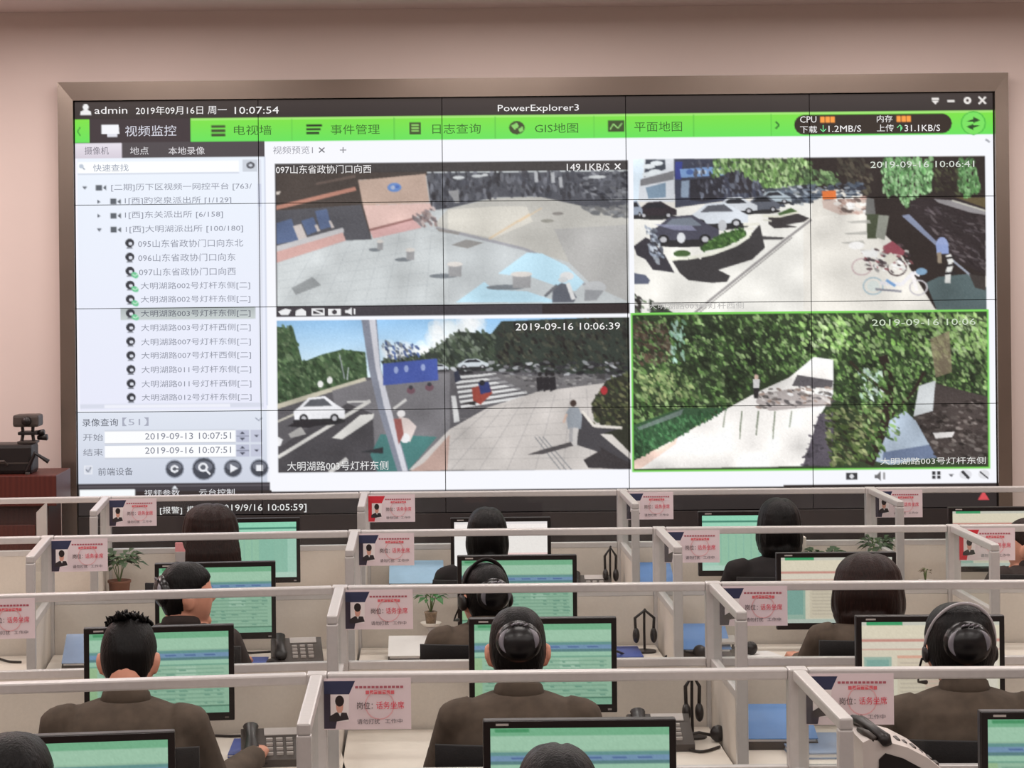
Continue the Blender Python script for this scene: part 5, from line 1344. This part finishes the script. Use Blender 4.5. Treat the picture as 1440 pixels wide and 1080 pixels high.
def leaves(mb, c, n, R, size, seed, up=.6, flat=1.0):
    rng = random.Random(seed); c = Vector(c)
    for k in range(n):
        a = rng.random() * 6.283; e = rng.uniform(-.2, 1.2) * up
        d = Vector((math.cos(a) * math.cos(e), math.sin(a) * math.cos(e) * flat, math.sin(e)))
        p = c + d * R * rng.uniform(.35, 1)
        u = d.cross(Vector((0, 0, 1))).normalized(); s = size * rng.uniform(.6, 1.2)
        tip = p + d * s + Vector((0, 0, -s * .35)); mid = p + d * s * .5
        th = Vector((0, 0, .0012))
        mb.add([p, mid + u * s * .32 + th, tip, mid - u * s * .32 + th, mid + th * 3, mid - th * 2], [(0, 1, 4), (1, 2, 4), (2, 3, 4), (3, 0, 4), (1, 0, 5), (2, 1, 5), (3, 2, 5), (0, 3, 5)])
def plant(loc, label, potm, leafm, potr, poth, R, size, n, seed, stand=0.0, saucer=None, rise=.07):
    t = thing('potted_plant', label, 'plant', loc, 0, None)
    z = 0.0
    if stand:
        MB().lathe([(.001, 0), (.03, 0), (.03, .006), (.012, .014), (.012, stand - .012), (.026, stand), (.001, stand)]).build('stand', M['plastic_light'], t, True); z = stand
    if saucer:
        MB().lathe([(.001, z), (saucer * .7, z), (saucer, z + .012), (saucer * .95, z + .014), (saucer * .6, z + .005), (.001, z + .005)]).build('saucer', M['ceramic'], t, True); z += .006
    MB().lathe([(.001, z), (potr * .78, z), (potr, z + poth * .9), (potr * 1.08, z + poth * .9), (potr * 1.08, z + poth), (potr * .92, z + poth), (potr * .88, z + poth * .82), (.001, z + poth * .82)]).build('pot', M[potm], t, True)
    MB().ell((0, 0, z + poth * .84), (potr * .84, potr * .84, .008), 14, 6).build('soil', M['soil'], t, True)
    s = MB(); rng = random.Random(seed)
    for k in range(5): s.tube([(0, 0, z + poth * .84), (rng.uniform(-.4, .4) * R, rng.uniform(-.4, .4) * R, z + poth + rise * .6), (rng.uniform(-.6, .6) * R, rng.uniform(-.6, .6) * R, z + poth + rise)], .0022, 6)
    s.build('stem', M['stem'], t)
    f = MB(); leaves(f, (0, 0, z + poth + rise * .75), n, R, size, seed)
    f.build('foliage', M[leafm], t)
    return t
p = at_y(606, 880, 7.99)
M['jar'] = mat('soil_filled_jar', (150, 128, 108), .25, noise=.3, scale=70)
plant((p.x, 7.99, DZ), 'small green plant in a glass jar on a white saucer, third row', 'jar', 'leaf', .024, .05, .045, .045, 34, 5, stand=p.z - DZ, saucer=.042, rise=.075)
p = at_y(168, 826, 9.40)
plant((p.x, 9.40, DZ), 'leafy dark plant in a brown pot on the left desk of the farthest row', 'terracotta', 'leaf_dark', .05, .10, .075, .06, 70, 6, rise=.10)
p = at_y(1160, 778, 9.40)
t_ = plant((p.x, 9.42, DZ), 'dark green bushy plant on the right desk of the farthest row', 'olive', 'leaf_dark', .05, .10, .085, .06, 90, 7, rise=.06)
p = at_y(1232, 760, 9.50)
plant((p.x, 9.46, DZ), 'dark green plant behind the side screen on the far right desk of the farthest row', 'plastic_light', 'leaf_dark', .04, .12, .06, .05, 60, 8, rise=.12)
p = at_y(1306, 800, 9.30)
plant((p.x, 9.36, DZ), 'tiny flower in a pale cup on the far right desk of the farthest row', 'offwhite', 'olive', .03, .07, .02, .025, 10, 9, rise=.05)
p = at_y(1126, 776, 9.5)
t = thing('tissue_box', 'beige box left of the dark green plant in the farthest row', 'box', (p.x - .005, 9.53, DZ), 0)
MB().box(-.028, .028, -.05, .05, 0, p.z - DZ + .07, .004).build('carton', M['desk'], t); MB().ell((0, 0, p.z - DZ + .07), (.014, .03, .008), 10, 6).build('tissue', M['paper'], t, True)
p = at_y(262, 780, 9.5)
t = thing('memo_block', 'pink memo block beside the long brown hair in the farthest row', 'memo block', (p.x - .01, 9.56, DZ), 0)
MB().box(-.045, .045, -.03, .0, 0, p.z - DZ + .01, .003).build('holder', M['plastic_light'], t); MB().box(-.045, .045, -.028, -.002, p.z - DZ + .0102, p.z - DZ + .05).build('pages', M['pink'], t)

# ------------------------------------------------------------------ fax machine at the bottom right
Y0 = 4.63
p = at_y(1206, 1015, Y0 + .19)
p.x = 0.985
FZ = p.z - DZ
t = thing('fax_machine', 'off white fax machine with rounded lid and black handset at the bottom right', 'fax machine', (p.x, Y0, DZ), 0)
prof = [(0, FZ - .006), (.014, FZ), (.05, FZ - .004), (.10, FZ - .018), (.145, FZ - .042), (.185, FZ - .075), (.218, FZ - .110), (.25, FZ - .155), (.275, FZ - .20), (.288, FZ - .26), (.29, .02), (.285, 0), (0, 0)]
n = len(prof)
MB().add([(x, 0, z) for x, z in prof] + [(x, .20, z) for x, z in prof], [tuple(range(n)), tuple(range(2 * n - 1, n - 1, -1))] + [(i, n + i, n + (i + 1) % n, (i + 1) % n) for i in range(n)]).build('housing', M['offwhite'], t)
MB().tube([(.016, .185, FZ + .008), (.026, .13, FZ + .014), (.036, .06, FZ + .012), (.048, .0, FZ + .004), (.052, -.012, FZ - .008)], [(.012, .010), (.015, .012), (.012, .010), (.016, .013), (.012, .008)], 10).build('handset', M['plastic'], t, True)
MB().tube([(.012, .10, FZ + .002), (.018, .05, FZ + .004), (.026, .0, FZ + .002)], [.006, .009, .007], 8).build('handset_cradle', M['plastic_grey'], t, True)
sl_ = MB(); pr = [(.035, FZ - .044), (.05, FZ - .030), (.09, FZ - .042), (.13, FZ - .064), (.175, FZ - .098), (.175, FZ - .2), (.035, FZ - .2)]
sl_.add([(x, -.004, z) for x, z in pr] + [(x, .0, z) for x, z in pr], [tuple(range(7)), tuple(range(13, 6, -1))] + [(i, 7 + i, 7 + (i + 1) % 7, (i + 1) % 7) for i in range(7)])
sl_.build('paper_slot', M['plastic'], t)
for k in range(6):
    x = .09 + k * .018; zz = FZ - .014 - .018 * k / 2 - max(0, k - 2) * .004
    MB().box(x, x + .008, .06 + .012 * (k % 2), .10, zz - .012, zz + .001, .001).build('button', M['plastic_grey'], t)
# ------------------------------------------------------------------ grey high back chair at the bottom edge
p = at_y(1352, 1064, 4.30)
t = thing('high_back_chair', 'light grey rounded top of a high back chair at the bottom right edge', 'chair', (p.x, 4.12, 0), 0)
zt = p.z
bk = MB(); prof = [(-.085, zt - .09), (-.07, zt - .03), (-.03, zt - .004), (.02, zt), (.06, zt - .02), (.085, zt - .09), (.20, zt - .25), (.22, .56), (-.22, .56), (-.20, zt - .25)]
n = len(prof)
bk.add([(x, -.03, z) for x, z in prof] + [(x, .03, z) for x, z in prof], [tuple(range(n)), tuple(range(2 * n - 1, n - 1, -1))] + [(i, n + i, n + (i + 1) % n, (i + 1) % n) for i in range(n)])
bk.build('backrest', M['fabric_grey'], t)
MB().box(-.24, .24, .0, .46, .39, .45, .02).build('seat', M['fabric_grey'], t)
MB().tube([(0, .1, .40), (0, -.05, .41), (0, -.055, .58)], .02, 8).build('back_support', M['plastic'], t)
MB().lathe([(.001, .06), (.03, .06), (.024, .39), (.001, .39)], (0, .22, 0)).build('gas_column', M['plastic'], t)
for k in range(5):
    a = 2 * math.pi * k / 5
    l = MB().tube([(0, .22, .09), (.27 * math.cos(a), .22 + .27 * math.sin(a), .055)], [.02, .014], 8).build('leg', M['plastic'], t)
    MB().ell((.27 * math.cos(a), .22 + .27 * math.sin(a), .026), (.022, .022, .026), 10, 8).build('caster', M['plastic'], l)

# ------------------------------------------------------------------ lectern and equipment at the left wall
LY = 10.75
p = at_y(80, 668, LY); q = at_y(-60, 668, LY)
zt = p.z
t = thing('wooden_lectern', 'red brown wooden lectern standing left of the video wall', 'lectern', (p.x - .42, LY, 0), 0)
w2 = .42
MB().box(-w2, w2, -.02, .42, zt - .16, zt, .006).build('top_box', M['wood'], t)
MB().box(-w2 + .05, w2 - .05, .03, .40, .10, zt - .16, .003).build('body', M['wood_dark'], t)
MB().box(-w2 + .12, w2 - .12, .018, .03, .30, zt - .26, .004).build('front_panel', M['wood'], t)
MB().box(-w2 - .02, w2 + .02, -.02, .44, 0, .10, .006).build('plinth', M['wood_dark'], t)
b0 = at_y(47, 655, LY + .1); b1 = at_y(47, 624, LY + .1)
t = thing('equipment_case', 'black equipment case lying on the wooden lectern', 'case', (b0.x - .20, LY + .16, zt), 0)
MB().box(-.20, .20, -.1, .1, 0.0, b1.z - zt, .02).build('shell', M['plastic'], t)
MB().tube([(-.09, -.105, .05), (-.08, -.125, .07), (.06, -.125, .07), (.07, -.105, .05)], .008, 8).build('handle', M['plastic_grey'], t)
MB().box(-.19, .19, -.103, -.1, .055, .062).build('seam', M['plastic_grey'], t)
c0 = at_y(40, 620, LY + .16)
t = thing('video_camera', 'dark video camera on a short bracket on top of the black case', 'camera', (c0.x, LY + .16, b1.z), 0)
MB().box(-.05, .05, -.05, .05, 0, .012, .003).build('bracket_plate', M['plastic_grey'], t)
for x in (-.035, .028): MB().tube([(x, 0, .01), (x * .8, 0, .05), (x * .9, 0, .09)], .009, 8).build('bracket_post', M['plastic_grey'], t)
MB().box(-.045, .055, -.06, .06, .045, .062, .004).build('tilt_plate', M['plastic'], t)
MB().box(-.07, .068, -.07, .07, .088, .152, .014).build('camera_body', M['plastic_grey'], t)
MB().tube([(.005, -.07, .12), (.005, -.10, .12)], [.026, .022], 14).build('lens', M['plastic'], t, True)
MB().tube([(.04, .0, .052), (.085, -.01, .058)], [.012, .016], 10).build('pan_handle', M['plastic'], t, True)
MB().tube([(.05, .0, .028), (.10, -.01, .030)], [.012, .018], 10).build('tilt_knob', M['plastic'], t, True)
h0, h1 = at_y(50, 637, LY + .06), at_y(69, 649, LY + .06)
t = thing('remote_control', 'black stick shaped control propped beside the black case on the lectern', 'remote control', (h0.x, LY + .045, zt), 0)
MB().tube([(-.045, .0, .004 + .012), (h0.x - h0.x, 0, max(.02, h0.z - zt)), ((h1 - h0).x, 0, max(.015, h1.z - zt))], [.01, .012, .012], 8).build('shell', M['plastic'], t)
MB().box(-.05, -.03, -.015, .015, 0, .012, .002).build('foot', M['plastic_grey'], t)
p0, p1 = at_y(52, 752, 10.3), at_y(66, 706, 10.3)
t = thing('white_board_panel', 'narrow white panel standing upright in front of the wooden lectern', 'panel', (p0.x, 10.3, 0), 0)
MB().add([(0, -.012, .04), (.05, -.012, .04), (.05, -.012, p1.z), (0, -.012, p1.z - .05), (0, .012, .04), (.05, .012, .04), (.05, .012, p1.z), (0, .012, p1.z - .05)], [(0, 1, 2, 3), (7, 6, 5, 4), (0, 4, 5, 1), (1, 5, 6, 2), (2, 6, 7, 3), (3, 7, 4, 0)]).build('panel', M['offwhite'], t)
MB().box(-.03, .08, -.08, .08, 0, .04, .004).build('foot', M['plastic_light'], t)
